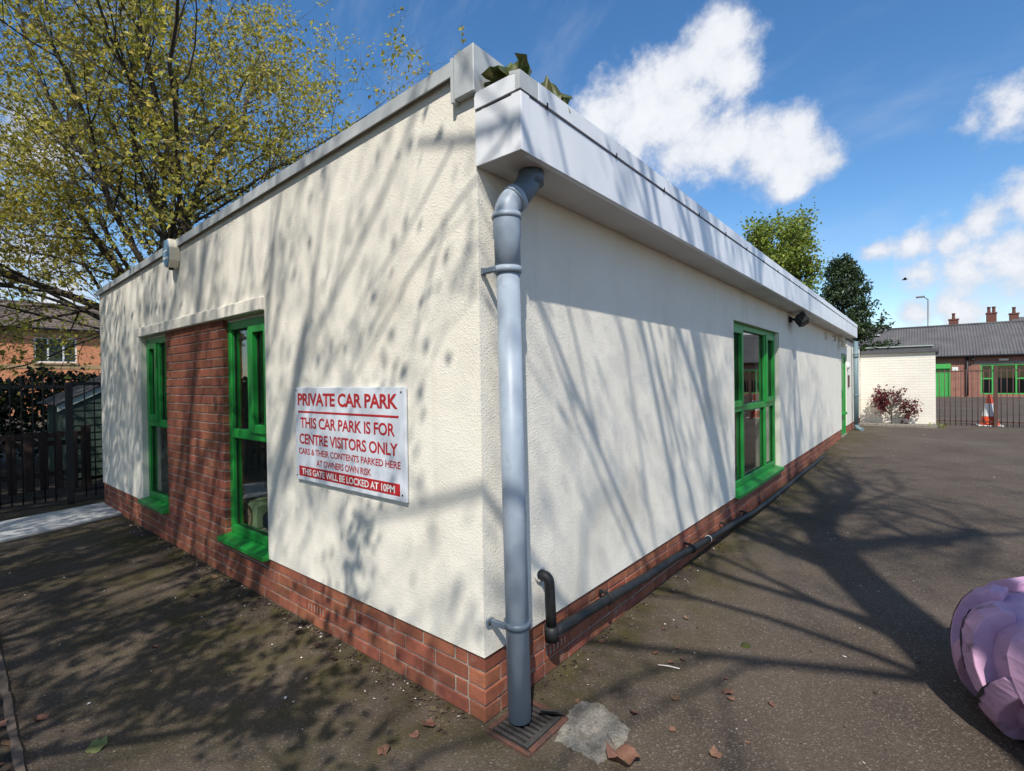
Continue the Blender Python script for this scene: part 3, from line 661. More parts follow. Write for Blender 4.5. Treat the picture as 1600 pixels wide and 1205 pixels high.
# sign -------------------------------------------------------------
SX0, SX1, SZ0, SZ1 = -1.578, -.492, .912, 1.486; SY = -.022
SG = empty('car_park_sign', (SX0, -.02, SZ0), 'white rectangular private car park sign with red lettering on the rendered wall', 'sign')
MB().cbox(SX0, SX1, SY, -.006, SZ0, SZ1, .002).build('board', 'sign_white', SG)
def text(body, u0, u1, v0, v1, m, bold=.012, y=SY - .0012):
    cu = bpy.data.curves.new('t', 'FONT'); cu.body = body; cu.size = 1; cu.offset = bold; cu.resolution_u = 3; cu.space_character = .96
    ob = bpy.data.objects.new('t', cu); COL.objects.link(ob); dg = bpy.context.evaluated_depsgraph_get()
    me = bpy.data.meshes.new_from_object(ob.evaluated_get(dg)); bpy.data.objects.remove(ob); bpy.data.curves.remove(cu)
    n = len(me.vertices); co = np.empty(n * 3, np.float32); me.vertices.foreach_get('co', co); co = co.reshape(-1, 3)
    lo, hi = co.min(0), co.max(0); w, hgt = SX1 - SX0, SZ1 - SZ0
    out = np.empty_like(co); out[:, 0] = SX0 + w * (u0 + (u1 - u0) * (co[:, 0] - lo[0]) / (hi[0] - lo[0])); out[:, 1] = y
    out[:, 2] = SZ1 - hgt * (v1 + (v0 - v1) * (co[:, 1] - lo[1]) / (hi[1] - lo[1]))
    me.vertices.foreach_set('co', out.ravel()); me.materials.clear(); me.materials.append(MATS[m]); me.update()
    return link(bpy.data.objects.new('lettering', me), SG)
text('PRIVATE CAR PARK', .030, .950, .060, .195, 'sign_red', .030)
text('THIS CAR PARK IS FOR', .055, .925, .320, .436, 'sign_red', .021)
text('CENTRE VISITORS ONLY', .042, .945, .495, .608, 'sign_red', .021)
text('CARS & THEIR CONTENTS PARKED HERE', .035, .965, .652, .718, 'sign_red', .016)
text('AT OWNERS OWN RISK', .225, .735, .757, .824, 'sign_red', .016)
w_, h_ = SX1 - SX0, SZ1 - SZ0
MB().box(SX0 + .03 * w_, SX0 + .955 * w_, SY - .0012, SY - .0002, SZ1 - .272 * h_, SZ1 - .252 * h_).build('rule_line', 'sign_red', SG)
MB().box(SX0 + .035 * w_, SX0 + .957 * w_, SY - .0012, SY - .0002, SZ1 - .955 * h_, SZ1 - .848 * h_).build('red_band', 'sign_red', SG)
text('THIS GATE WILL BE LOCKED AT 10PM', .068, .920, .868, .937, 'white', .022, SY - .0024)
for (u, v) in ((.012, .03), (.975, .045), (.012, .955), (.975, .94)):
    MB().tube([(SX0 + u * w_, SY - .003, SZ1 - v * h_), (SX0 + u * w_, SY, SZ1 - v * h_)], .005, 10).build('screw', 'grate', SG)

# alarm box
AB = empty('alarm_box', (-3.72, 0, 2.57), 'cream burglar alarm box with blue front high on the front wall', 'alarm')
hexa = [(-.075, .06), (-.03, .0), (.03, .0), (.075, .06), (.085, .17), (.05, .25), (-.05, .25), (-.085, .17)]
MB().prism([(-3.72 + a, 2.565 + b) for a, b in hexa], -.085, -.001, 1).build('case', 'cream_plastic', AB, .008)
MB().prism([(-3.72 + a * .93, 2.573 + b * .93) for a, b in hexa], -.094, -.0852, 1).build('cover', 'alarm_blue', AB, .004)
MB().box(-3.78, -3.66, -.0955, -.0942, 2.635, 2.655).build('stripe', 'white', AB)
MB().box(-3.765, -3.675, -.0955, -.0942, 2.70, 2.715).build('stripe', 'white', AB)
MB().tube([(-3.72, -.05, 2.567), (-3.72, -.05, 2.548)], .02, 12).build('strobe', 'gasket', AB)

# floodlight, vents and small fittings at the side wall
FL = empty('floodlight', (.02, 6.45, 2.33), 'black floodlight on a bracket under the fascia', 'light')
MB().cbox(.001, .03, 6.40, 6.52, 2.29, 2.37, .004).build('back_plate', 'gasket', FL)
MB().tube([(.03, 6.46, 2.33), (.10, 6.46, 2.34)], .018, 10).build('arm', 'gasket', FL)
Mf = Matrix.Translation((.165, 6.47, 2.325)) @ Matrix.Rotation(R(-35), 4, 'Y') @ Matrix.Rotation(.2, 4, 'Z')
fl = MB(); fl.cbox(-.06, .05, -.12, .12, -.075, .075, .012, Mf); fl.build('housing', 'gasket', FL)
MB().cbox(.0505, .06, -.11, .11, -.065, .065, .004, Mf).build('lens', 'lamp_glass', FL)
for k in range(5): MB().box(-.085, -.0605, -.1 + k * .045, -.09 + k * .045, -.06, .06, Mf).build('cooling_fin', 'gasket', FL)
v = empty('wall_vent', (0, 9.9, 2.26), 'small cream louvred vent under the fascia', 'vent')
MB().cbox(.001, .02, 9.76, 10.04, 2.24, 2.38, .004).build('frame', 'cream_plastic', v)
for k in range(4): MB().cbox(.0205, .03, 9.79, 10.01, 2.262 + k * .028, 2.276 + k * .028, .002).build('louvre', 'cream_plastic', v)
single('cable_hook', MB().tube([(.0, 10.75, 2.36), (.05, 10.75, 2.36), (.055, 10.75, 2.28), (.03, 10.75, 2.25)], .008, 6), 'gasket', 'thin dark cable hook on the wall beside the louvred vent', 'hook')
sc = empty('security_light', (0, 11.75, 2.25), 'cream wall bracket light under the soffit above the green door', 'light')
MB().cbox(.001, .10, 11.68, 11.84, 2.3, 2.40, .01).build('bracket', 'cream_plastic', sc); MB().cbox(.05, .16, 11.68, 11.86, 2.16, 2.30, .03).build('lamp', 'cream_plastic', sc)
bl = empty('bulkhead_light', (0, 13.35, 1.75), 'round white bulkhead lamp beside the green door', 'light')
MB().lathe([(.001, .06), (.05, .055), (.085, .03), (.095, 0)], n=20).build('globe', 'white', bl)
g_ = bl.children[0]; g_.matrix_parent_inverse = Matrix.Identity(4); g_.location = (.001, 0, .03); g_.rotation_euler = (0, math.pi / 2, 0)
kp = empty('entry_panel', (0, 13.5, 1.35), 'small dark metal door-entry panel beside the far downpipe', 'intercom')
MB().cbox(.001, .03, 13.42, 13.58, 1.25, 1.55, .004).build('case', 'brown_iron', kp)
for k in range(3): MB().box(.0305, .036, 13.46, 13.54, 1.29 + k * .07, 1.325 + k * .07).build('button', 'grey_steel', kp)
D2 = empty('far_downpipe', (.1, 14.25, .1), 'dark teal-grey downpipe past the green door', 'downpipe')
MB().tube([(.10, 14.25, 2.43), (.10, 14.25, .25)], .055, 16).build('pipe', 'pvc_teal', D2)
MB().tube([(.10, 14.25, .25), (.10, 14.25, .21), (.14, 14.2, .15), (.24, 14.1, .135)], .058, 16).build('shoe', 'pvc_teal', D2)
for z in (1.02, 2.1): MB().tube([(.10, 14.25, z - .02), (.10, 14.25, z + .02)], .066, 16).build('bracket', 'pvc_teal', D2)
MB().tube([(.10, 14.25, 2.0), (.10, 14.25, 2.1)], .064, 16).build('socket', 'pvc_teal', D2)

# wilted leaves in the gutter corner
def leaf_outline(n=5, deep=.26):
    pts = [(0, 0)]; m_ = n * 4
    for k in range(m_ + 1):
        a = math.pi * (-.86 + 1.72 * k / m_); lobe = .5 + .5 * math.cos(2 * math.pi * k / 4 + math.pi); rr = 1 - deep + deep * lobe ** .7
        pts.append((rr * math.sin(a) * .52, .45 + rr * math.cos(a) * .58))
    return pts
def leaf_mesh(name, m, seed, curl=.5, size=1, n=5, thick=0):
    r_ = random.Random(seed); o = leaf_outline(n); vs = []; fs = []
    cx, cy = 0, .4; k = len(o)
    def w(x, y): return (x * size, y * size, size * (curl * (x * x * 1.1 + (y - .4) ** 2 * .8 - .1) + .16 * curl * math.sin(11 * x + seed) + .14 * curl * math.cos(9 * y + 5 * x + seed)))
    vs.append(w(cx, cy))
    for t in (.5, 1.0):
        for (x, y) in o: vs.append(w(cx + (x - cx) * t + r_.uniform(-.03, .03) * t, cy + (y - cy) * t + r_.uniform(-.03, .03) * t))
    for i in range(k):
        j = (i + 1) % k; fs.append((0, 1 + i, 1 + j)); fs.append((1 + i, 1 + k + i, 1 + k + j, 1 + j))
    mb = MB(); mb.add(vs, fs, True); mb.tube([w(0, 0), (0, -.25 * size, .02 * size), (.02 * size, -.5 * size, .05 * size)], .012 * size, 4)
    return mb.mesh(name, m)
WPL = empty('wilted_seedling', (.15, .12, 2.74), 'wilted dark green leaves poking out of the roof gutter corner', 'plant')
lv = [(.06, .07, 2.735, .15, 1.3, 0, .3), (.10, .10, 2.755, .17, 1.2, .2, 1.2), (.13, .08, 2.78, .12, .6, .6, 2.6), (.17, .10, 2.775, .11, 1.0, -.3, 3.4), (.17, .22, 2.745, .15, 1.1, .2, .5), (.18, .30, 2.735, .13, 1.0, -.2, -.5), (.19, .26, 2.76, .12, .8, .3, .1), (.04, .06, 2.72, .12, 1.4, .3, -.4), (.15, .13, 2.80, .07, .9, .2, .9)]
for i, (x, y, z, s_, rx, ry, rz) in enumerate(lv):
    o = bpy.data.objects.new('leaf', leaf_mesh('leaf', 'leaf_wilt', i + 5, -1.5, s_, 3)); o.location = (x, y, z); o.rotation_euler = (rx, ry, rz); link(o, WPL)
MB().tube([(.12, .13, 2.66), (.13, .12, 2.74), (.15, .12, 2.80)], [.006, .005, .003], 6).build('stem', 'twig', WPL)
MB().tube([(.12, .13, 2.66), (.17, .18, 2.72), (.19, .24, 2.77)], [.006, .005, .003], 6).build('stem', 'twig', WPL)

# toy cube on the window ledge inside
TX, TY = -2.75, .17
TC = empty('toy_cube', (TX, TY + .1, .34), 'pale green toy cube with a painted face behind the window glass', 'toy')
MB().box(-4.87, WR1 - .01, .131, .42, .30, .342).build('window_board', 'interior_pale', HALL)
MB().cbox(TX - .11, TX + .11, TY, TY + .21, .343, .555, .02).build('cube', 'toy_green', TC)
def disc(cx, cz, rx, rz, y, m, name, par, n=20):
    mb = MB(); mb.add([(cx + rx * math.cos(2 * math.pi * k / n), y, cz + rz * math.sin(2 * math.pi * k / n)) for k in range(n)], [tuple(range(n))]); return mb.build(name, m, par)
disc(TX, .45, .078, .085, TY - .0015, 'hair_brown', 'painted_hair', TC); disc(TX, .437, .062, .068, TY - .0025, 'skin_tone', 'painted_face', TC)
for dx in (-.022, .022): disc(TX + dx, .445, .008, .010, TY - .0035, 'hair_brown', 'painted_eye', TC, 10)
disc(TX, .41, .014, .004, TY - .0035, 'sign_red', 'painted_mouth', TC, 10)
single('dark_cushion', MB().cbox(TX + .13, TX + .34, TY + .03, TY + .22, .343, .50, .04), 'navy', 'dark navy bundle beside the toy cube on the window ledge', 'cushion', bevel=.02)

# ------------------------------------------------------------------ on the ground in front
# white sheet on the ground
sl_ = MB(); sl_.prism([(-6.66, .03), (-5.80, .06), (-5.42, -1.12), (-5.1, -2.3), (-6.2, -2.4), (-6.42, -1.05)], .004, .03, 2)
single('ground_slab', sl_, 'slab', 'pale flat slab lying on the tarmac by the iron fence', 'slab', bevel=.004)
# edging strip along the soil
ed = empty('path_edging', (-3, -1.3, 0), 'thin brown edging strip between tarmac and soil bed', 'edging')
er = random.Random(5)
xs = [-7.0, -5.6, -4.3, -3.1, -2.0, -.9, .2]
for i in range(6):
    a, b = xs[i], xs[i + 1] - .006; ya = -1.289 - .036 * (a + 2.222); yb = -1.289 - .036 * (b + 2.222)
    m_ = MB(); ns = 9; top = []
    V = []
    for k in range(ns + 1):
        t = k / ns; x = a + (b - a) * t; y = ya + (yb - ya) * t; w1 = .013 + er.uniform(-.003, .004); w2 = .013 + er.uniform(-.003, .004); z = .018 + er.uniform(-.005, .005)
        V += [(x, y - w1, -.02), (x, y - w1, z), (x, y + w2, z - .002), (x, y + w2, -.02)]
    F = [(k * 4 + q, k * 4 + (q + 1) % 4, (k + 1) * 4 + (q + 1) % 4, (k + 1) * 4 + q) for k in range(ns) for q in range(4)] + [(0, 1, 2, 3), tuple(ns * 4 + q for q in (3, 2, 1, 0))]
    m_.add(V, F); m_.build('edging_board', 'edging', ed)
# concrete patch by the gully
pa = [(905, 1095), (938, 1099), (962, 1118), (984, 1138), (977, 1160), (956, 1176), (936, 1193), (905, 1174), (868, 1156), (878, 1122)]
pp_ = [at(x, y, 2, .005) for x, y in pa]; pr = random.Random(4); poly = []
for i in range(len(pp_)):
    a, b = pp_[i], pp_[(i + 1) % len(pp_)]
    for k in range(9): q_ = a.lerp(b, k / 9); poly.append((q_.x + pr.uniform(-.007, .007), q_.y + pr.uniform(-.007, .007)))
tag(MB().prism(poly, -.01, .0035, 2).build('concrete_patch', 'concrete'), 'pale rough concrete patch in the tarmac', kind='structure')

# painted tractor tyre ---------------------------------------------
def tyre():
    c = Vector((2.33, 1.60, 0)); T = empty('painted_tyre', c, 'lavender painted tractor tyre lying flat on the tarmac', 'tyre')
    prof = [(.36, .10), (.40, .04), (.52, .012), (.60, .03), (.64, .075), (.678, .15), (.690, .23), (.680, .31), (.64, .390), (.585, .435), (.52, .450), (.42, .43), (.37, .39), (.345, .35), (.36, .33), (.42, .38), (.50, .39), (.58, .36), (.61, .23), (.58, .12), (.50, .07), (.42, .09), (.36, .10)]
    MB().lathe(prof, c, 96).build('carcass', 'lavender', T)
    r_ = random.Random(2); n = 15; H = .465
    def P(a, r, z): return (c.x + r * math.cos(a), c.y + r * math.sin(a), min(max(z, .003), .52))
    for side in (0, 1):
        for k in range(n):
            a0 = 2 * math.pi * (k + .5 * side) / n + r_.uniform(-.012, .012)
            # square-shouldered bar: over the shoulder, then down across the tread on a slant
            path = [(.570, .470, -.03, (0, 1)), (.615, .474, -.015, (.15, .99)), (.672, .440, .005, (.6, .8)), (.712, .385, .04, (.9, .43)), (.733, .325, .09, (.98, .2)), (.742, .265, .15, (1, .05)), (.742, .21, .215, (1, -.05)), (.735, .16, .28, (1, -.1))]
            V = []; m_ = MB(); W0 = .066; keyp = path; path = []
            for i in range(len(keyp) - 1):
                for f in (0, .5): A_, B_ = keyp[i], keyp[i + 1]; path.append((*[u + (v - u) * f for u, v in zip(A_[:3], B_[:3])], tuple(u + (v - u) * f for u, v in zip(A_[3], B_[3]))))
            path.append(keyp[-1])
            for i, (rr, z, da, top) in enumerate(path):
                t = i / (len(path) - 1); hw = (W0 - .012 * t) / rr; z2 = H - z if side else z; sg = -1 if side else 1; jr = r_.uniform(-.0025, .0025)
                nx_, nz_ = top; dp_ = .060; ri, zi = rr - nx_ * dp_, z2 - sg * nz_ * dp_
                for (s_, r2, zz) in ((-1.14, ri, zi), (-1, rr + .012 * nx_, z2 + sg * .006 * nz_), (1, rr + .012 * nx_, z2 + sg * .006 * nz_), (1.14, ri, zi)): V.append(P(a0 + da + s_ * hw, r2, zz))
            F = [(i * 4 + j, i * 4 + j + 1, (i + 1) * 4 + j + 1, (i + 1) * 4 + j) for i in range(len(path) - 1) for j in range(3)]
            F += [(0, 1, 2, 3), tuple((len(path) - 1) * 4 + j for j in (3, 2, 1, 0))]
            m_.add(V, F, False); lo = m_.build('lug', 'lavender', T, .006, 2); path = keyp
            # paint rubbed off along the bar's trailing edge
            if k % 3 != side:
                W_ = []; m2 = 16
                for i in range(m2 + 1):
                    t = 2.2 + 3.6 * i / m2; j = int(t); f = t - j; rr, z, da = [u + (v - u) * f for u, v in zip(path[j][:3], path[min(j + 1, 7)][:3])]
                    hw = (W0 - .012 * t / 7) / rr; z2 = H - z if side else z; wd = math.sin(math.pi * i / m2) ** .6 * r_.uniform(.15, .62)
                    for (s_, r2) in ((-1.0 + wd, rr + .0145), (-1.0, rr + .011), (-1.08, rr - .018), (-1.16 - wd * .5, rr - .036)): W_.append(P(a0 + da + s_ * hw - .002, r2, z2))
                wm = MB(); wm.add(W_, [(i * 4 + j, i * 4 + j + 1, i * 4 + j + 5, i * 4 + j + 4) for i in range(m2) for j in range(3)], True); wm.build('worn_edge', 'rubber', lo)
tyre()

# ------------------------------------------------------------------ leaves and petals on the tarmac
fl_mesh = [leaf_mesh('fallen_leaf', 'leaf_brown', s, c, 1, n) for s, c, n in ((1, .3, 2), (2, .5, 3), (3, .8, 2), (4, .75, 4))]
fr_mesh = leaf_mesh('fallen_leaf', 'leaf_fresh', 9, .4, 1, 4)
fr_ = random.Random(12)
def fallen(px, py, size, mesh, label, group=None):
    p = at(px, py, 2, 0); p.z = zg(p.y) + size * .12 + .003
    o = bpy.data.objects.new('fallen_leaf', mesh); o.location = p; o.scale = (size,) * 3; o.rotation_euler = (fr_.uniform(-.2, .2), fr_.uniform(-.2, .2), fr_.uniform(0, 6.28)); COL.objects.link(o)
    return tag(o, label, 'leaf', group)
fallen(962, 1172, .13, fl_mesh[3], 'large crumpled brown leaf on the edge of the concrete patch')
fallen(165, 1168, .075, fr_mesh, 'lone green leaf lying on the shaded tarmac')
g = 'small brown leaves scattered on the tarmac'
for (x, y, s) in ((1130, 1084, .05), (1146, 1097, .035), (1060, 1096, .04), (986, 1113, .04), (1120, 1188, .05), (1062, 1016, .03), (1075, 968, .035), (1048, 1034, .032), (1068, 1031, .028), (940, 1001, .04), (1035, 983, .03), (1022, 1020, .035), (680, 1135, .06), (655, 1150, .04), (600, 1182, .05), (1135, 1060, .025), (1055, 1145, .03), (905, 1100, .03), (1208, 1100, .03), (500, 1010, .03), (390, 1075, .035), (1170, 1160, .02), (240, 1010, .04), (60, 1120, .06), (310, 930, .05), (330, 905, .05)):
    fallen(x, y, s, fl_mesh[fr_.randrange(3)], 'small curled brown leaf on the shaded path before the front wall' if x < 760 else 'small curled brown leaf on the open tarmac beyond the drain', 'small brown leaves on the path' if x < 760 else g)
st = MB(); a_, b_ = at(1028, 1039, 2, .008), at(1062, 1045, 2, .008); st.tube([a_, a_.lerp(b_, .5) + Vector((0, 0, .004)), b_], [.003, .0035, .003], 6)
single('fallen_stick', st, 'petal', 'short pale stick lying among the brown leaves', 'stick')
mo = MB(); mp_ = at(1165, 1010, 2, 0); mo.lathe([(.028, 0), (.024, .01), (.013, .017), (.001, .018)], mp_, 14); single('moss_tuft', mo, 'moss', 'small round tuft of moss on the open tarmac', 'moss')

def scatter(name, n, m, posf, smin, smax, seed, label):
    r_ = np.random.default_rng(seed); P = np.array([posf(r_) for _ in range(n)]); s = r_.uniform(smin, smax, n) * r_.uniform(.5, 1, n)
    a = r_.uniform(0, 6.28, n); el = r_.uniform(.35, 1, n); t = r_.uniform(-.35, .35, (n, 2))
    V = np.zeros((n, 4, 3)); 
    for k, (u, v_) in enumerate(((-1, 0), (0, -1), (1, 0), (0, 1))):
        x = u * s; y = v_ * s * el; V[:, k, 0] = P[:, 0] + x * np.cos(a) - y * np.sin(a); V[:, k, 1] = P[:, 1] + x * np.sin(a) + y * np.cos(a)
        V[:, k, 2] = P[:, 2] + .004 + s * .35 + x * t[:, 0] + y * t[:, 1]
    V += r_.normal(0, .12, V.shape) * s[:, None, None]; V[:, :, 2] = np.maximum(V[:, :, 2], P[:, 2:3] + .002)
    o = npobj(name, V.reshape(-1, 3), np.arange(n * 4).reshape(-1, 4), m); return tag(o, label, None, None, 'stuff')
def yard(r_):
    while True:
        x, y = r_.uniform(-6.5, 7), r_.uniform(-3.5, 16) if r_.random() < .6 else r_.uniform(-2.2, 5)
        if x > .03 or y < -.01: return (x, y, zg(y))
def alongwall(r_):
    if r_.random() < .65: x = r_.uniform(-6.4, -.1); y = -abs(r_.exponential(.055)) - .004
    else: y = r_.uniform(.3, 12); x = abs(r_.exponential(.06)) + .01
    return (x, y, zg(y))
def bed(r_): return (r_.uniform(-6.8, 0), r_.uniform(-3.2, -1.33), .006)
scatter('blossom_petals', 560, 'petal', yard, .004, .011, 1, 'tiny pale blossom petals scattered over the tarmac')
scatter('leaf_crumbs', 1300, 'litter', yard, .005, .016, 2, 'dark leaf crumbs scattered over the tarmac')
scatter('wall_debris', 1700, 'litter', alongwall, .006, .02, 3, 'dark leaf debris collected along the foot of the walls')
scatter('wall_petals', 190, 'petal', alongwall, .005, .012, 4, 'pale petals collected along the foot of the walls')
scatter('bed_litter', 1800, 'leaf_brown', bed, .012, .04, 6, 'brown leaf litter on the soil bed')

# ------------------------------------------------------------------ trees
def grow(rg, p, d, L, r, lvl, prm, out, tips):
    n = max(3, int(L / prm['seg'][lvl]) + 1); pts = [p]; st = L / n; d = d / np.linalg.norm(d)
    for i in range(n):
        d = d + rg.normal(0, prm['wob'][lvl], 3); d[2] += prm['up'][lvl]; d /= np.linalg.norm(d); pts.append(pts[-1] + d * st)
    pts = np.array(pts); rad = r * (1 - (1 - prm['taper'][lvl]) * np.linspace(0, 1, n + 1)); out.append((pts, rad, prm['sides'][lvl], lvl))
    if lvl + 1 < len(prm['seg']):
        k = prm['kids'][lvl]; k = int(k * max(.5, L / prm['len'][lvl])) if prm.get('scale_kids', True) else k
        for c in range(max(1, k)):
            t = prm['t0'][lvl] + (1 - prm['t0'][lvl]) * (c + rg.uniform(.2, 1)) / max(1, k); t = min(t, .999)
            f = t * n; i = int(f); q = pts[i] + (pts[min(i + 1, n)] - pts[i]) * (f - i); dd = pts[min(i + 1, n)] - pts[i]; dd /= np.linalg.norm(dd)
            ax = np.cross(dd, rg.normal(0, 1, 3)); ax /= np.linalg.norm(ax); an = rg.uniform(*prm['ang'][lvl])
            nd = dd * math.cos(an) + ax * math.sin(an)
            grow(rg, q, nd, prm['len'][lvl + 1] * rg.uniform(.6, 1.25) * (1.1 - .45 * t), max(.0025, rad[i] * prm['rr'][lvl] * rg.uniform(.7, 1)), lvl + 1, prm, out, tips)
    if lvl >= prm['leaf_lvl']:
        for t in np.linspace(.25, 1, max(2, int(L / prm['leaf_step']))):
            f = min(t * n, n - 1e-3); i = int(f); tips.append(pts[i] + (pts[i + 1] - pts[i]) * (f - i))
def tubes_mesh(out):
    VV = []; FF = []; base = 0
    for pts, rad, s, lvl in out:
        n = len(pts); T = np.gradient(pts, axis=0); T /= np.linalg.norm(T, axis=1)[:, None] + 1e-9
        u = np.cross(T, np.array([.31, .17, .93])); u /= np.linalg.norm(u, axis=1)[:, None] + 1e-9; w = np.cross(T, u)
        a = np.arange(s) * 2 * math.pi / s
        V = pts[:, None, :] + rad[:, None, None] * (np.cos(a)[None, :, None] * u[:, None, :] + np.sin(a)[None, :, None] * w[:, None, :])
        i = np.arange(n - 1)[:, None] * s; k = np.arange(s)[None, :]; k2 = (k + 1) % s
        F = np.stack([i + k, i + k2, i + s + k2, i + s + k], -1).reshape(-1, 4) + base
        VV.append(V.reshape(-1, 3)); FF.append(F); base += n * s
    return np.concatenate(VV), np.concatenate(FF)
def leaves_mesh(tips, per, size, spread, seed, up=.3, aspect=.72, keep=1.0, clump=False):
    rg = np.random.default_rng(seed); P = np.repeat(np.array(tips), per, axis=0)
    if clump: P = P[np.repeat(rg.random(len(tips)) < keep, per)]
    elif keep < 1: P = P[rg.random(len(P)) < keep]
    n = len(P); P = P + rg.normal(0, spread, (n, 3)); s = size * rg.uniform(.5, 1.25, n)
    d = rg.normal(0, 1, (n, 3)); d[:, 2] -= .25; d /= np.linalg.norm(d, axis=1)[:, None]
    nn = rg.normal(0, 1, (n, 3)); nn[:, 2] += up * 3; u = np.cross(d, nn); u /= np.linalg.norm(u, axis=1)[:, None] + 1e-9; w = np.cross(u, d)
    a = (s * aspect * .5)[:, None] * u; L_ = s[:, None] * d; f = (s * .16)[:, None] * w
    V = np.stack([P, P + L_ * .45 + a + f, P + L_, P + L_ * .45 - a + f], 1).reshape(-1, 3)
    return V, np.arange(n * 4).reshape(-1, 4)
def tree(name, label, base, limbs, prm, seed, leaf, bark='bark', group=None, trunk=None, cat='tree', thin='twig'):
    """trunk = list of (point, radius); limbs = list of (start point, direction, length, radius)"""
    rg = np.random.default_rng(seed); e = empty(name, base, label, cat, group); out = []; tips = []
    for (p, d, L, r) in limbs: grow(rg, np.array(p, float), np.array(d, float), L, r, 0, prm, out, tips)
    big = [o for o in out if o[3] <= 1]; small = [o for o in out if o[3] > 1]
    if trunk:
        tp = np.array([t[0] for t in trunk], float); tr = np.array([t[1] for t in trunk]); big.append((tp, tr, 14, 0))
    V, F = tubes_mesh(big); npobj('trunk', V, F, bark, e, True)
    c = npobj('crown', *leaves_mesh(tips, leaf['per'], leaf['size'], leaf['spread'], seed + 1, leaf.get('up', .3), leaf.get('aspect', .72), leaf.get('keep', 1), leaf.get('clump', False)), leaf['mat'], e)
    if small: V, F = tubes_mesh(small); npobj('twigs', V, F, thin, c, False)
    return e, len(tips)

# big spring tree beyond the end of the building
CR = np.array([.772, .636, 0]); CD = np.array([-.636, .772, 0])     # to the right of / away from the viewpoint
TB = np.array([-12.2, 2.3, 0.])
prmA = dict(seg=[.7, .5, .35, .22, .16], wob=[.12, .15, .18, .2, .25], up=[.03, .015, .0, -.01, .0], taper=[.3, .3, .3, .4, .5], sides=[9, 6, 4, 3, 3], kids=[13, 8, 6, 5, 0], len=[7, 3.4, 1.7, .8, .4], t0=[.07, .1, .1, .1, 0],
            ang=[(.45, 1.0), (.45, 1.1), (.4, 1.1), (.4, 1.2), (0, 0)], rr=[.5, .5, .5, .55, .5], leaf_lvl=3, leaf_step=.2)
def lim(h, right, away, up, L, r): return (TB + np.array([0, 0, h]), CR * right + CD * away + np.array([0, 0, up]), L, r * .62)
limbsA = [lim(3.4, .10, .1, 1.0, 10.5, .17), lim(2.8, -1.0, -.25, .62, 9.5, .15), lim(3.0, .45, .0, .8, 8.5, .12), lim(3.0, -.70, .2, .9, 10, .14), lim(3.6, .40, -.45, .75, 7.5, .10), lim(2.5, -1.0, -.15, .30, 7.5, .08),
          lim(4.4, .65, .4, .55, 6.5, .09), lim(3.6, -.3, .7, .8, 8.5, .11), lim(3.8, -.45, -.55, .8, 8.5, .11), lim(3.1, -.95, .4, .42, 8, .09), lim(2.7, -.8, -.6, .25, 6.5, .06), lim(2.5, -.7, -.8, .10, 5.5, .045), lim(5.0, -.75, .05, .6, 8, .10), lim(4.6, .72, -.1, .35, 5.6, .08), lim(5.6, .5, -.4, .5, 6.2, .07), lim(5.0, .8, .1, .5, 5.6, .06), lim(4.0, .95, .3, .36, 6.6, .06), lim(5.4, -.35, -.1, 1, 8, .10)]
tree('plane_tree', 'large spreading tree with young yellow-green leaves beyond the end of the building', TB, limbsA, prmA, 11, dict(per=4, size=.10, spread=.065, mat='leaf_spring', keep=.31, clump=True),
     trunk=[(TB + np.array([0, 0, -.1]), .42), (TB + np.array([.03, .02, 1.2]), .33), (TB + np.array([.05, 0, 2.6]), .29), (TB + np.array([.0, 0, 3.6]), .24), (TB + np.array([.1, .1, 5]), .17)])

# two trees on the sunny side, beyond the viewpoint: their shadows fall on the yard and the front wall
prmB = dict(seg=[.5, .35, .25, .2], wob=[.13, .17, .2, .24], up=[.05, .06, .05, .02], taper=[.35, .35, .35, .4], sides=[8, 6, 4, 3], kids=[9, 7, 6, 0], len=[5, 2.9, 1.5, .75], t0=[.18, .15, .1, 0],
            ang=[(.4, .95), (.4, 1.0), (.4, 1.0), (0, 0)], rr=[.62, .6, .55, .5], leaf_lvl=3, leaf_step=.2)
tA = [((4.35, -2.75, -.1), .30), ((4.22, -2.5, 2), .25), ((4.19, -2.1, 5.2), .21), ((4.36, -2.0, 7), .19), ((4.62, -1.92, 8.2), .16), ((4.7, -1.9, 9), .12)]
limA = [((4.60, -1.92, 8.0), (.1, .1, 1), 4.5, .13), ((4.36, -2.0, 6.9), (-.9, .1, .7), 4.0, .10), ((4.5, -1.95, 7.6), (.95, .4, .6), 4.5, .10), ((4.55, -1.94, 7.9), (.2, 1, .7), 4.0, .09), ((4.4, -2, 7.2), (.3, -1, .6), 3.5, .08), ((4.65, -1.9, 8.6), (-.6, .5, .8), 3.6, .08), ((4.65, -1.9, 8.6), (.7, -.5, .9), 3.8, .08), ((4.19, -2.15, 5.2), (-1, -.05, .3), 3.2, .034), ((4.19, -2.1, 5.6), (-.8, .6, .4), 3.0, .035), ((4.2, -2.2, 5.4), (-.75, -.6, .45), 3.4, .04), ((4.2, -2.15, 6.0), (-1, -.2, .5), 3.6, .045)]
tree('yard_tree', 'tall sparse spring tree on the sunny side of the yard', (4.35, -2.75, 0), limA, prmB, 21, dict(per=3, size=.065, spread=.11, mat='leaf_spring', keep=.8), trunk=tA)
tB = [((-1.4, -8.2, -.1), .40), ((-1.3, -8.1, 2), .33), ((-1.1, -7.7, 5), .26), ((-.8, -7.2, 7.5), .17)]
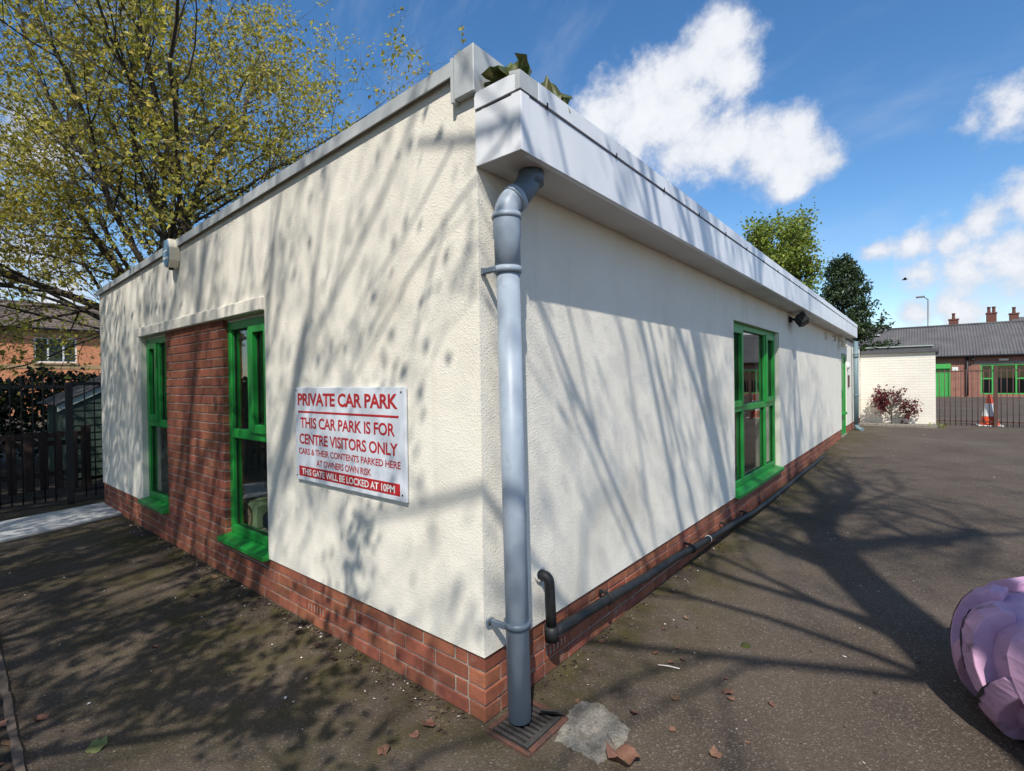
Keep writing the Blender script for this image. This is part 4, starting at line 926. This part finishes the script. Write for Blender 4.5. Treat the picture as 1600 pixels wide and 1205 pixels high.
limB = [((-.85, -7.3, 7.2), (.1, .2, 1), 4.5, .14), ((-1.2, -7.8, 4.4), (1, .6, .8), 5.0, .12), ((-1.2, -7.8, 4.2), (-1, .5, .8), 5.2, .12), ((-1.1, -7.7, 5), (.1, 1, .8), 4.6, .11), ((-1.0, -7.6, 5.6), (.9, -.3, .9), 4.5, .10), ((-1.0, -7.5, 6), (-.8, .1, .8), 4.6, .10), ((-.9, -7.4, 6.5), (.4, .8, .6), 4.5, .10), ((-1.1, -7.7, 5.2), (-.6, .9, .5), 4.5, .09), ((-1.0, -7.6, 5.4), (-.3, -.9, .6), 4, .09)]
off = np.array([.80, -.95, 1.5]); limB = [(np.array(p) + off, d, L * 1.08, r) for p, d, L, r in limB]; tB = [((-.6, -9.8, -.1), .40), ((-.5, -9.6, 2.5), .32)] + [(np.array(p) + off, r) for p, r in tB[2:]]
tree('bed_tree', 'broad spring tree standing in the soil bed opposite the front wall', (-.6, -9.8, 0), limB, prmB, 33, dict(per=4, size=.065, spread=.12, mat='leaf_spring'), trunk=tB)
tC = [((-6.3, -6.4, -.1), .30), ((-6.2, -6.3, 2), .25), ((-6.0, -6.1, 4.5), .18), ((-5.9, -6, 6), .12)]
limC = [((-5.9, -6.0, 5.8), (.1, .2, 1), 4, .11), ((-6.0, -6.1, 4.2), (1, .5, .6), 4.2, .10), ((-6.0, -6.1, 4.4), (-.8, .6, .7), 4.0, .09), ((-6, -6.1, 4), (.2, 1, .55), 4.0, .10), ((-6, -6, 5), (.9, -.3, .8), 3.8, .08), ((-5.9, -6, 5.3), (.6, .8, .6), 4, .08)]
tree('corner_tree', 'leafy spring tree in the soil bed near the iron fence', (-6.3, -6.4, 0), limC, prmB, 47, dict(per=7, size=.09, spread=.15, mat='leaf_spring'), trunk=tC)
tD = [((-10.2, -6.2, -.1), .34), ((-10.1, -6.1, 2), .28), ((-10, -6, 4), .2), ((-9.9, -6, 6), .12)]  # out-of-view tree added to block sun from the hedge and fence
limD = [((-9.9, -6.0, 5.6), (.1, .2, 1), 3.5, .11), ((-10, -6, 3.0), (1, .5, .5), 4.0, .10), ((-10, -6, 3.2), (-.9, .5, .5), 4.0, .09), ((-10, -6, 3), (.1, 1, .45), 3.8, .10), ((-10, -6, 4), (.9, -.3, .8), 3.5, .08), ((-9.9, -6, 4.3), (.5, .8, .5), 3.8, .08), ((-9.9, -6, 4.6), (-.7, .7, .6), 3.8, .08)]
tree('hedge_shade_tree', 'unseen dense tree added to shade the hedge beyond the iron fence', (-10.2, -6.2, 0), limD, prmB, 52, dict(per=8, size=.14, spread=.16, mat='leaf_green'), trunk=tD)
prmF = dict(seg=[.4, .3, .22, .15], wob=[.10, .15, .2, .24], up=[.0, .0, .0, 0], taper=[.3, .3, .3, .4], sides=[7, 5, 3, 3], kids=[8, 6, 5, 0], len=[3.5, 1.5, .8, .4], t0=[.15, .15, .1, 0], ang=[(.4, .9), (.45, 1.1), (.4, 1.1), (0, 0)], rr=[.5, .5, .5, .5], leaf_lvl=2, leaf_step=.12)
tE = [((-2.0, -4.6, -.1), .16), ((-2.0, -4.5, 1.2), .13), ((-1.9, -4.3, 2.4), .10)]  # out-of-view low crown added to shade the path while sparing the wall
limE = [((-1.9, -4.35, 2.2), (-1, .25, .42), 3.2, .06), ((-1.9, -4.35, 2.2), (1, .25, .40), 3.4, .06), ((-1.95, -4.4, 1.9), (-.6, .7, .7), 2.0, .05), ((-1.9, -4.3, 2.4), (.5, .6, .7), 2.2, .05), ((-1.9, -4.3, 2.4), (.05, .25, 1), 2.2, .06), ((-1.95, -4.4, 2.1), (-.9, -.3, .5), 2.6, .05), ((-1.9, -4.3, 2.3), (.9, -.35, .55), 2.8, .05)]
tree('low_shade_tree', 'unseen low spreading tree added to shade the path before the front wall', (-2.0, -4.6, 0), limE, prmF, 61, dict(per=6, size=.085, spread=.07, mat='leaf_green'), trunk=tE)

# trees behind the building
prmD = dict(seg=[.8, .5, .35], wob=[.08, .15, .2], up=[.05, .03, .02], taper=[.3, .3, .4], sides=[6, 4, 3], kids=[11, 9, 0], len=[6, 2.4, 1.1], t0=[.15, .1, 0], ang=[(.35, .85), (.4, 1.0), (0, 0)], rr=[.45, .5, .5], leaf_lvl=1, leaf_step=.24)
gb = at(1208, 590, 1, 42.0); gb.z = .2; gx, gy = gb.x, gb.y
tree('green_tree', 'bright green round-topped tree rising behind the white fascia', (gx, gy, .2), [((gx, gy, 3.5), (.075 * i, .1 * j, 1), 9.2, .2) for i, j in ((0, 0), (2, 1), (-2, 1), (1, -2), (-1, -1), (2, -2), (-2, 2))], prmD, 5,
     dict(per=7, size=.26, spread=.30, mat='leaf_green'), trunk=[((gx, gy, 0), .4), ((gx, gy, 4), .3), ((gx, gy, 8), .2)])
cb = at(1318, 590, 1, 27.5); cx, cy = cb.x, cb.y; cl = []
rc = random.Random(8)
for k in range(64):
    t = k / 63; z = 1.9 + 5.0 * t; a = k * 2.4; L = (.12 + 1.95 * (1 - t) ** .85) * rc.uniform(.72, 1.18); cl.append(((cx, cy, z), (math.cos(a), math.sin(a), .22 + .5 * t), L, .035))
prmE = dict(seg=[.3, .25, .2], wob=[.08, .14, .2], up=[.03, .03, .02], taper=[.3, .3, .4], sides=[4, 3, 3], kids=[9, 4, 0], len=[1.6, .65, .3], t0=[.15, .1, 0], ang=[(.4, 1.0), (.4, 1.0), (0, 0)], rr=[.5, .5, .5], leaf_lvl=1, leaf_step=.11)
tree('evergreen_tree', 'dark pointed evergreen tree behind the end of the fascia', (cx, cy, .15), cl, prmE, 6, dict(per=4, size=.19, spread=.05, mat='leaf_dark', aspect=.42), trunk=[((cx, cy, 0), .16), ((cx, cy, 3), .12), ((cx, cy, 6.6), .03)])

# red maple in front of the cream wall
mx, my, mz = .76, 16.18, .17; ml = [((mx, my, mz + .12 + .03 * k), (math.cos(k * 2.1) * .9, math.sin(k * 2.1) * .22, .55 + .1 * (k % 3)), .55, .011) for k in range(16)]
ml += [((mx, my, mz + .3), (-.15, 0, 1), .75, .007)]
prmM = dict(seg=[.1, .08], wob=[.15, .2], up=[-.02, 0], taper=[.3, .4], sides=[5, 3], kids=[11, 0], len=[.55, .22], t0=[.3, 0], ang=[(.5, 1.2), (0, 0)], rr=[.5, .5], leaf_lvl=1, leaf_step=.05)
tree('maple_shrub', 'small dark red maple shrub in front of the cream brick wall', (mx, my, mz), ml, prmM, 9, dict(per=3, size=.07, spread=.03, mat='leaf_maple', up=.8, keep=.85), trunk=[((mx, my, mz - .05), .018), ((mx, my, mz + .4), .010)], cat='shrub')
wd = at(1463, 663, 1, 15.9); wl = [((wd.x + .03, 15.9, .12), (math.cos(k), math.sin(k), .6), .2, .004) for k in range(5)]
tree('weed', 'small green weed at the corner of the cream wall', (wd.x + .03, 15.9, .12), wl, dict(seg=[.08], wob=[.2], up=[.02], taper=[.4], sides=[3], kids=[0], len=[.2], t0=[0], ang=[(0, 0)], rr=[.5], leaf_lvl=0, leaf_step=.03), 3, dict(per=2, size=.06, spread=.02, mat='leaf_green'), cat='plant')

# ------------------------------------------------------------------ cream annexe wall and beyond
AN = empty('cream_annexe', (.86, 16.6, .12), 'cream painted brick annexe with dark flat roof edge', 'building')
aw = MB().box(.004, 1.72, 16.52, 19.5, 0, 2.165).build('wall', 'cream_brick', AN)
for c in range(27):                    # painted courses stand a little proud of their joints
    z0 = .14 + c * .075
    MB().cbox(.006, 1.722, 16.5165, 16.5195, z0 + .003, z0 + .072, .001).build('brick_course', 'cream_brick', aw)
MB().box(.02, 1.80, 16.44, 19.6, 2.166, 2.26).build('roof_edge', 'lead', AN)
MB().box(.16, 1.66, 16.56, 19.5, 2.261, 2.36).build('roof', 'lead', AN)
MB().box(.14, 1.68, 16.53, 16.56, 2.335, 2.365).build('flashing', 'shed_trim', AN)
MB().tube([(.3, 16.5, 2.37), (.55, 16.46, 2.30), (.7, 16.45, 2.34), (.72, 16.5, 2.40)], .012, 6).build('cable', 'gutter_black', AN)
BD_ = empty('planting_bed', (.86, 16, .1), 'low concrete-edged planting bed along the cream wall', 'planter')
MB().cbox(.02, 1.74, 15.62, 15.70, .06, .185, .008).build('kerb', 'concrete', BD_); MB().cbox(1.665, 1.74, 15.701, 16.5, .06, .183, .008).build('kerb', 'concrete', BD_)
MB().box(.02, 1.664, 15.701, 16.51, .05, .165).build('soil', 'concrete', BD_)
# brown iron railings and gate
RG = empty('iron_railings', (3, 16.7, .13), 'brown painted iron railings and gate across the yard', 'railings')
GY = 16.72
for z in (1.60, .24): MB().box(1.74, 2.885, GY - .006, GY + .006, z, z + .035).build('rail', 'brown_iron', RG); MB().box(2.975, 5.4, GY - .006, GY + .006, z, z + .035).build('rail', 'brown_iron', RG)
me_bar = MB().tube([(0, 0, 0), (0, 0, 1.53)], .0085, 6).mesh('bar', 'brown_iron')
xb = 1.80
while xb < 5.4:
    if not (2.87 < xb < 2.99):
        o = bpy.data.objects.new('bar', me_bar); o.location = (xb, GY - .018, .135); link(o, RG)
    xb += .112
MB().cbox(2.89, 2.97, GY - .04, GY + .04, .1, 1.72, .006).build('gate_post', 'brown_iron', RG)
# traffic cone
CN = empty('traffic_cone', (2.83, 16.98, .13), 'orange and white traffic cone beside the brown gate post', 'cone')
CN_c = (2.83, 16.98)
MB().cbox(2.57, 3.09, 16.72 + .03, 17.24, .128, .165, .01).build('base', 'slab', CN)
prc = lambda z: .205 - (.205 - .035) * (z - .165) / .80
for (z0, z1, m) in ((.165, .40, 'cone_orange'), (.40, .74, 'white'), (.74, .965, 'cone_orange')):
    MB().lathe([(prc(z0) + (.002 if m == 'white' else 0), z0), (prc(z1) + (.002 if m == 'white' else 0), z1)] + ([(.001, z1)] if z1 > .9 else []), (*CN_c, 0), 24).build('reflective_sleeve' if m == 'white' else 'cone_body', m, CN)

# far brick building with corrugated roof
def far_block():
    Y0 = 39.5; X0, X1 = -.3, 20
    B = empty('workshop', (8, Y0, .2), 'long single-storey brick building with grey corrugated roof and green windows', 'building')
    k = 1.301; fx_ = lambda x: 1.488 + (x - 1.488) * k; fz_ = lambda z: 1.505 + (z - 1.505) * k
    zt = 2.70
    holes = []
    wx = fx_(3.478)
    groups = [(wx, .52, 1.0, .52), (wx + 3.6, .52, 1.0, .52), (wx + 7.2, .52, 1.0, .52), (wx + 10.8, .52, 1.0, .52)]
    us = [X0]; 
    for (w0, a, b, c) in groups: us += [w0, w0 + a + b + c]
    us.append(X1)
    gridwall(us, [.1, .36, 2.14, zt], lambda i, j: not (i % 2 == 1 and j == 1), lambda u: zt, Y0, Y0 + .25, 1).build('wall', 'far_brick', B)
    MB().box(X0, X0 + .25, Y0 + .25, Y0 + 8, .1, zt).build('end_wall', 'far_brick', B)
    MB().box(X0, X1, Y0 + 4, Y0 + 4.1, .1, zt).build('inner_wall', 'interior_dark', B)
    MB().box(wx - .3, X1, Y0 - .015, Y0 - .001, 2.15, 2.30).build('lintel', 'concrete', B)
    for gi, (w0, a, b, c) in enumerate(groups):
        z0, z1 = .36, 2.14; t = .07
        f = MB()
        for (u, v) in ((w0, w0 + t), (w0 + a - t / 2, w0 + a + t / 2), (w0 + a + b - t / 2, w0 + a + b + t / 2), (w0 + a + b + c - t, w0 + a + b + c)): f.box(u, v, Y0 + .02, Y0 + .09, z0, z1)
        for (u, v) in ((w0 + t, w0 + a - t / 2), (w0 + a + t / 2, w0 + a + b - t / 2), (w0 + a + b + t / 2, w0 + a + b + c - t)):
            f.box(u, v, Y0 + .022, Y0 + .088, z0, z0 + t); f.box(u, v, Y0 + .022, Y0 + .088, z1 - t, z1)
        for (u, v) in ((w0 + t, w0 + a - t / 2), (w0 + a + b + t / 2, w0 + a + b + c - t)): f.box(u, v, Y0 + .024, Y0 + .086, 1.25, 1.33)
        wo = f.build('window', 'green_bright', B)
        for (u, v) in ((w0 + t, w0 + a - t / 2), (w0 + a + t / 2, w0 + a + b - t / 2), (w0 + a + b + t / 2, w0 + a + b + c - t)): MB().box(u, v, Y0 + .05, Y0 + .056, z0 + t, z1 - t).build('pane', 'glass_far', wo)
        MB().box(w0 + a + .1, w0 + a + .62, Y0 + .3, Y0 + .33, z0, z1).build('curtain', 'curtain_teal', wo); MB().box(w0 + .2, w0 + .5, Y0 + .3, Y0 + .33, z0, z1).build('curtain', 'curtain_teal', wo)
    s0, s1 = fx_(1.90), fx_(2.43)
    sh = MB().box(s0, s1, Y0 - .03, Y0 - .002, .19, 2.2).build('shutter', 'green_bright', B)
    for c in range(15): MB().cbox(s0 + .07, s1 - .09, Y0 - .045, Y0 - .031, .24 + c * .107, .24 + c * .107 + .092, .006).build('slat', 'green_bright', sh)
    MB().cbox(s0 - .05, s1 + .02, Y0 - .22, Y0 - .031, 1.93, 2.22, .01).build('roller_box', 'green_bright', sh)
    MB().cbox(s1 - .085, s1 + .01, Y0 - .10, Y0 - .031, .19, 1.929, .006).build('guide_rail', 'green_bright', sh)
    MB().cbox(s1 + .08, s1 + .36, Y0 - .03, Y0 - .001, 1.78, 2.02, .005).build('notice', 'white', B)
    dx = fx_(3.02); MB().tube([(dx, Y0 - .1, 2.6), (dx, Y0 - .1, .25)], .06, 10).build('downpipe', 'gutter_black', B)
    MB().tube([(X0 - .2, Y0 - .28, 2.66), (X1, Y0 - .28, 2.66)], .07, 8).build('gutter', 'gutter_black', B)
    MB().box(X0 - .1, X1, Y0 - .2, Y0 - .16, 2.6, 2.74).build('fascia_board', 'gutter_black', B)
    MB().cbox(fx_(3.02) + .18, fx_(3.02) + .34, Y0 - .25, Y0 - .002, 2.38, 2.55, .02).build('floodlight', 'gutter_black', B)
    lx = fx_(4.09); MB().cbox(lx, lx + .4, Y0 - .09, Y0 - .016, 2.34, 2.46, .01).build('bulkhead_lamp', 'cream_plastic', B)
    # corrugated roof, real waves
    p = .146; n = int((X1 - X0 + .5) / p) * 8; xs = np.linspace(X0 - .2, X1 + .2, n); wv = .028 * np.cos(2 * math.pi * xs / p)
    rows = [(Y0 - .36, 2.68), (Y0 + 1.6, 2.68 + 1.98 * .60), (Y0 + 1.6, 2.68 + 1.98 * .60 + .012), (Y0 + 3.5, 4.83)]
    V = np.concatenate([np.stack([xs, np.full(n, y), z + wv], 1) for y, z in rows]); i = np.arange(n - 1)
    F = np.concatenate([np.stack([r * n + i, r * n + i + 1, (r + 1) * n + i + 1, (r + 1) * n + i], 1) for r in range(3)])
    ro = npobj('roof', V, F, 'corrugated', B, True)
    MB().add([(X0 - .2, Y0 + 3.5, 4.80), (X1 + .2, Y0 + 3.5, 4.80), (X1 + .2, Y0 + 7.3, 2.6), (X0 - .2, Y0 + 7.3, 2.6)], [(0, 1, 2, 3)]).build('rear_slope', 'corrugated', ro)
    MB().tube([(X0 - .25, Y0 + 3.5, 4.83), (X1 + .2, Y0 + 3.5, 4.83)], .09, 8).build('ridge', 'corrugated', ro)
    MB().add([(X0, Y0, 2.7), (X0, Y0 + 3.5, 4.78), (X0, Y0 + 7, 2.7), (X0 + .2, Y0, 2.7), (X0 + .2, Y0 + 3.5, 4.78), (X0 + .2, Y0 + 7, 2.7)], [(0, 1, 2), (3, 5, 4), (0, 3, 4, 1), (1, 4, 5, 2), (0, 2, 5, 3)]).build('gable', 'far_brick', B)
far_block()
# slate-roofed building left of it
sb = empty('slate_house', (-4, 47, .2), 'low building with dark slate roof beyond the corrugated one', 'building')
MB().box(-9, -.6, 44, 50, .1, 3.6).build('wall', 'white', sb)
MB().prism([(43.7, 3.5), (47, 5.35), (50.3, 3.5), (50.3, 3.4), (47, 5.22), (43.7, 3.4)], -9.3, -.45, 0).build('roof', 'slate', sb)
MB().cbox(-1.6, -1.1, 45.4, 45.9, 4.6, 4.66, .01, Matrix.Translation((0, 0, 0))).build('roof_light', 'white', sb)
# terraced houses with chimneys far behind
def terrace(x0, x1, y, zr, label, chim):
    H = empty('terraced_house', ((x0 + x1) / 2, y, .2), label, 'house', 'terraced houses behind the workshop')
    MB().box(x0, x1, y - 3.5, y + 3.5, 0, zr - 2).build('wall', 'far_brick', H)
    ro = MB().prism([(y - 3.8, zr - 2.1), (y, zr), (y + 3.8, zr - 2.1), (y + 3.8, zr - 2.25), (y, zr - .15), (y - 3.8, zr - 2.25)], x0 - .1, x1 + .1, 0).build('roof', 'slate', H)
    for (cx_, w, h, pots) in chim:
        c = MB(); c.box(cx_ - w / 2, cx_ + w / 2, y - .35, y + .35, zr - .6, zr + h); c.box(cx_ - w / 2 - .05, cx_ + w / 2 + .05, y - .4, y + .4, zr + h + .001, zr + h + .12); co = c.build('chimney', 'chimney_pot', H)
        for q in range(pots): MB().lathe([(.14, 0), (.12, .3), (.13, .5), (.15, .52), (.15, .6), (.11, .6)], (cx_ + (q - (pots - 1) / 2) * .36, y, zr + h + .121), 12).build('chimney_pot', 'chimney_pot', co)
p1 = at(1490, 508, 1, 68); p2 = at(1549, 500, 1, 68); p3 = at(1571, 497, 1, 68)
terrace(p1.x - 1.2, p1.x + 2.5, 68, p1.z - .05, 'far terraced house with one stubby brick chimney', [(p1.x, .75, .55, 1)])
terrace(p1.x + 2.6, p2.x + 1.4, 68, p2.z - .35, 'far terraced house with a tall two-pot brick chimney', [(p2.x, .72, .95, 2)])
terrace(p2.x + 1.5, p2.x + 14, 68, p2.z + .1, 'far terraced house with a small single-pot chimney above the corrugated ridge', [(p3.x + .6, .62, .3, 1)])
# street lamp
l0 = at(1450, 468, 1, 62); l1 = at(1434, 465, 1, 62)
SL = empty('street_lamp', (l0.x, 62, .2), 'tall grey street lamp rising above the corrugated roof', 'street lamp')
MB().tube([(l0.x, 62, .2), (l0.x, 62, 2), (l0.x, 62, l0.z)], [.11, .09, .06], 10).build('post', 'grey_steel', SL)
MB().tube([(l0.x, 62, l0.z - .02), (l1.x + .5, 62, l1.z - .02)], .045, 8).build('arm', 'grey_steel', SL)
MB().cbox(l1.x - .15, l1.x + .55, 61.85, 62.15, l1.z - .05, l1.z + .1, .03).build('lantern', 'grey_steel', SL)
# bird in the sky
bp = CAM + pdir(1414, 437) * 55; bi = empty('bird', bp, 'small dark bird flying against the clouds', 'bird')
b_ = MB(); b_.tube([bp + Vector((-.22, 0, 0)), bp + Vector((-.1, 0, .01)), bp + Vector((.05, 0, .01)), bp + Vector((.2, 0, .03))], [.015, .06, .065, .012], 8); b_.build('body', 'gasket', bi)
for s_ in (-1, 1):
    MB().add([bp + Vector((-.05, 0, .03)), bp + Vector((.08, 0, .03)), bp + Vector((.1, s_ * .28, .14)), bp + Vector((-.12, s_ * .5, .08)), bp + Vector((-.09, s_ * .25, .12))], [(0, 1, 2, 4), (4, 2, 3)]).build('wing', 'gasket', bi)

# ------------------------------------------------------------------ left: iron fence, shed, picket fence, hedge, house
IF = empty('iron_fence', (-7.05, -.236, 0), 'black iron bar fence and gate at the end of the path', 'fence')
X = -7.05
MB().cbox(X - .035, X + .035, -.271, -.201, 0, 1.575, .004).build('post', 'black_iron', IF); MB().cbox(X - .035, X + .035, -2.9, -2.83, 0, 1.575, .004).build('post', 'black_iron', IF)
for (y0, y1, za, zb) in ((-2.82, -.285, 1.52, .13), (-.195, 1.5, 1.555, .16)):
    for z in (za, zb): MB().box(X - .005, X + .005, y0, y1, z - .02, z + .02).build('rail', 'black_iron', IF)
mbar = MB().tube([(0, 0, .07), (0, 0, 1.62), (0, 0, 1.66)], [.008, .008, .001], 6).mesh('bar', 'black_iron')
y = -2.77
while y < 1.5:
    if abs(y + .236) > .06:
        o = bpy.data.objects.new('bar', mbar); o.location = (X + .014, y, 0); link(o, IF)
    y += .0995
# shed
SH = empty('garden_shed', (-9.6, .95, 0), 'dark green timber shed behind the iron fence', 'shed')
def shed():
    xf, y0, y1, ze, zr = -9.0, .03, 1.93, 1.28, 1.74; ym = (y0 + y1) / 2
    MB().prism([(y0, .05), (y1, .05), (y1, ze), (ym, zr), (y0, ze)], xf - 1.6, xf - .02, 0).build('carcass', 'shed_green', SH)
    z = .06
    while z < zr - .08:
        zz = z + .118; hw = (y1 - y0) / 2 if zz < ze else max(.05, (zr - zz) / (zr - ze) * (y1 - y0) / 2)
        m_ = MB(); m_.add([(xf - .019, ym - hw, z), (xf - .019, ym + hw, z), (xf - .019, ym + hw, zz), (xf - .019, ym - hw, zz), (xf + .006, ym - hw, z), (xf + .006, ym + hw, z), (xf - .010, ym + hw, zz), (xf - .010, ym - hw, zz)], [(0, 3, 2, 1), (4, 5, 6, 7), (0, 1, 5, 4), (2, 3, 7, 6), (0, 4, 7, 3), (1, 2, 6, 5)]); m_.build('weatherboard', 'shed_green', SH); z += .12
    for s_ in (-1, 1):
        a = ym + s_ * ((y1 - y0) / 2 + .10); zl = ze - .05
        MB().prism([(a, zl), (ym, zr + .06), (ym, zr - .04), (a, zl - .10)], xf + .007, xf + .03, 0).build('bargeboard', 'shed_trim', SH)
        MB().prism([(a + s_ * .02, zl + .02), (ym, zr + .085), (ym, zr + .061), (a + s_ * .02, zl - .001)], xf - 1.65, xf + .06, 0).build('roof_board', 'roofing', SH)
    MB().cbox(xf + .007, xf + .028, y0 - .005, y0 + .06, .05, ze, .003).build('corner_post', 'shed_trim', SH)
shed()
# picket fence
PK = empty('picket_fence', (-8.1, -1.2, 0), 'low brown timber picket fence behind the iron fence', 'fence')
for z in (.25, .68): MB().box(-8.13, -8.10, -3.6, .05, z, z + .07).build('rail', 'timber_dark', PK)
pm = MB().cbox(-.011, .011, -.045, .045, .06, .88, .004).mesh('picket', 'timber_dark')
pk = random.Random(6); y = -3.55
while y < .05:
    o = bpy.data.objects.new('picket', pm); o.location = (-8.085, y, pk.uniform(-.015, .015)); o.rotation_euler = (pk.uniform(-.02, .02), 0, 0); link(o, PK); y += .16
MB().box(-8.14, -8.09, -3.6, .06, .80, .87).build('top_board', 'timber_dark', PK)
MB().cbox(-8.15, -8.05, .06, .16, 0, .95, .006).build('post', 'timber_dark', PK)
# hedge
HG = empty('hedge', (-13, -2, 0), 'dark dense hedge between the garden and the house', 'hedge')
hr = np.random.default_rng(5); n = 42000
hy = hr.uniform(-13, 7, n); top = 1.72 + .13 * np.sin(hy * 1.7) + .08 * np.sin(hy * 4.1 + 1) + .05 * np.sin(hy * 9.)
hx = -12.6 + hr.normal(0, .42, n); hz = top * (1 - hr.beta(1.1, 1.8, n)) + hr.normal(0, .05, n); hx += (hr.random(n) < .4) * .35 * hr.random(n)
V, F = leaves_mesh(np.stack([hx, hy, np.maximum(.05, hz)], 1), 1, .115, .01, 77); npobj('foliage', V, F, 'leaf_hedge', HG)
out = []
for k in range(40):
    y0 = -12.5 + k * .48; out.append((np.array([[-12.6, y0, 0], [-12.6 + hr.normal(0, .1), y0 + hr.normal(0, .1), .7], [-12.6 + hr.normal(0, .2), y0 + hr.normal(0, .2), 1.5]]), np.array([.03, .02, .008]), 5, 0))
V, F = tubes_mesh(out); npobj('stems', V, F, 'bark', HG)
# brick house
def house():
    X0 = -37.; s = 1.51; fy = lambda y: -1.592 + (y + 1.592) * s; fz = lambda z: 1.505 + (z - 1.505) * s
    H = empty('brick_house', (X0 - 4, 3, 0), 'orange brick house with brown tiled roof and white window', 'house')
    ya, yb = -14., 13.; ze = fz(3.69)
    w0, w1, za, zb = fy(1.50), fy(2.72), fz(2.46), fz(3.41)
    gridwall([ya, w0, w1, yb], [0, za, zb, ze], lambda i, j: not (i == 1 and j == 1), lambda u: ze, X0 - .25, X0, 0).build('wall', 'house_brick', H)
    MB().box(X0 - 8, X0 - 7.75, ya, yb, 0, ze).build('rear_wall', 'house_brick', H); MB().box(X0 - 3, X0 - 2.9, ya, yb, 0, ze).build('inner_wall', 'interior_pale', H)
    MB().box(X0 - 7.7, X0 - .26, ya, yb, ze - .1, ze).build('ceiling', 'interior_pale', H)
    MB().box(X0 + .001, X0 + .02, ya, yb, za - .34, za - .12).build('band_course', 'buff', H) 
    MB().box(X0 + .001, X0 + .03, ya, yb, ze - .36, ze - .04).build('band_course', 'buff', H)
    MB().box(X0 + .031, X0 + .30, ya, yb, ze - .06, ze + .06).build('soffit', 'buff', H)
    MB().tube([(X0 + .36, ya, ze + .04), (X0 + .36, yb, ze + .04)], .06, 8).build('gutter', 'gutter_black', H)
    t = .075; f = MB(); x1 = X0 - .04; m1, m2 = w0 + (w1 - w0) * .32, w0 + (w1 - w0) * .68
    for (a, b) in ((w0, w0 + t), (m1 - t / 2, m1 + t / 2), (m2 - t / 2, m2 + t / 2), (w1 - t, w1)): f.box(x1 - .06, x1, a, b, za, zb)
    for (a, b) in ((w0 + t, m1 - t / 2), (m1 + t / 2, m2 - t / 2), (m2 + t / 2, w1 - t)): f.box(x1 - .058, x1 - .002, a, b, za, za + t); f.box(x1 - .058, x1 - .002, a, b, zb - t, zb)
    wo = f.build('window', 'white', H)
    for (a, b) in ((w0 + t, m1 - t / 2), (m1 + t / 2, m2 - t / 2), (m2 + t / 2, w1 - t)):
        MB().box(x1 - .035, x1 - .03, a, b, za + t, zb - t).build('pane', 'glass_far', wo)
        MB().box(x1 - .30, x1 - .28, a - .05, b + .05, za - .1, zb + .1).build('net_curtain', 'interior_pale', wo)
    MB().cbox(X0 + .001, X0 + .07, w0 - .06, w1 + .06, za - .11, za - .005, .008).build('sill', 'buff', wo)
    # roof: courses of tiles, each overlapping the one below
    rn = 13; run_ = 4.2; rise = 1.9
    ro = MB().add([(X0 + .35, ya - .2, ze + .02), (X0 + .35, yb + .2, ze + .02), (X0 - run_, yb + .2, ze + rise), (X0 - run_, ya - .2, ze + rise), (X0 - 8.4, yb + .2, ze + .02), (X0 - 8.4, ya - .2, ze + .02)], [(0, 1, 2, 3), (3, 2, 4, 5)]).build('roof', 'roof_tile', H)
    rt = random.Random(9)
    for c in range(rn):
        m_ = MB(); t0_ = c / rn; xx = X0 + .40 - (run_ + .35) * t0_; zz = ze + .04 + rise * t0_; dx = (run_ + .35) / rn * 1.12; dz = rise / rn * 1.12; y = ya - .2 - (c % 2) * .165
        while y < yb + .2:
            j = rt.uniform(-.008, .008); a, b = y + .006, y + .324
            m_.add([(xx, a, zz - .03 + j), (xx, b, zz - .03 + j), (xx, b, zz + .035 + j), (xx, a, zz + .035 + j), (xx - dx, a, zz + dz - .03), (xx - dx, b, zz + dz - .03), (xx - dx, b, zz + dz), (xx - dx, a, zz + dz)], [(0, 1, 2, 3), (3, 2, 6, 7), (0, 3, 7, 4), (1, 5, 6, 2)]); y += .33
        tag(m_.build('tile_course', 'roof_tile', ro), kind='stuff')
    MB().tube([(X0 - run_, ya - .2, ze + rise + .05), (X0 - run_, yb + .2, ze + rise + .05)], .12, 8).build('ridge', 'roof_tile', ro)
house()
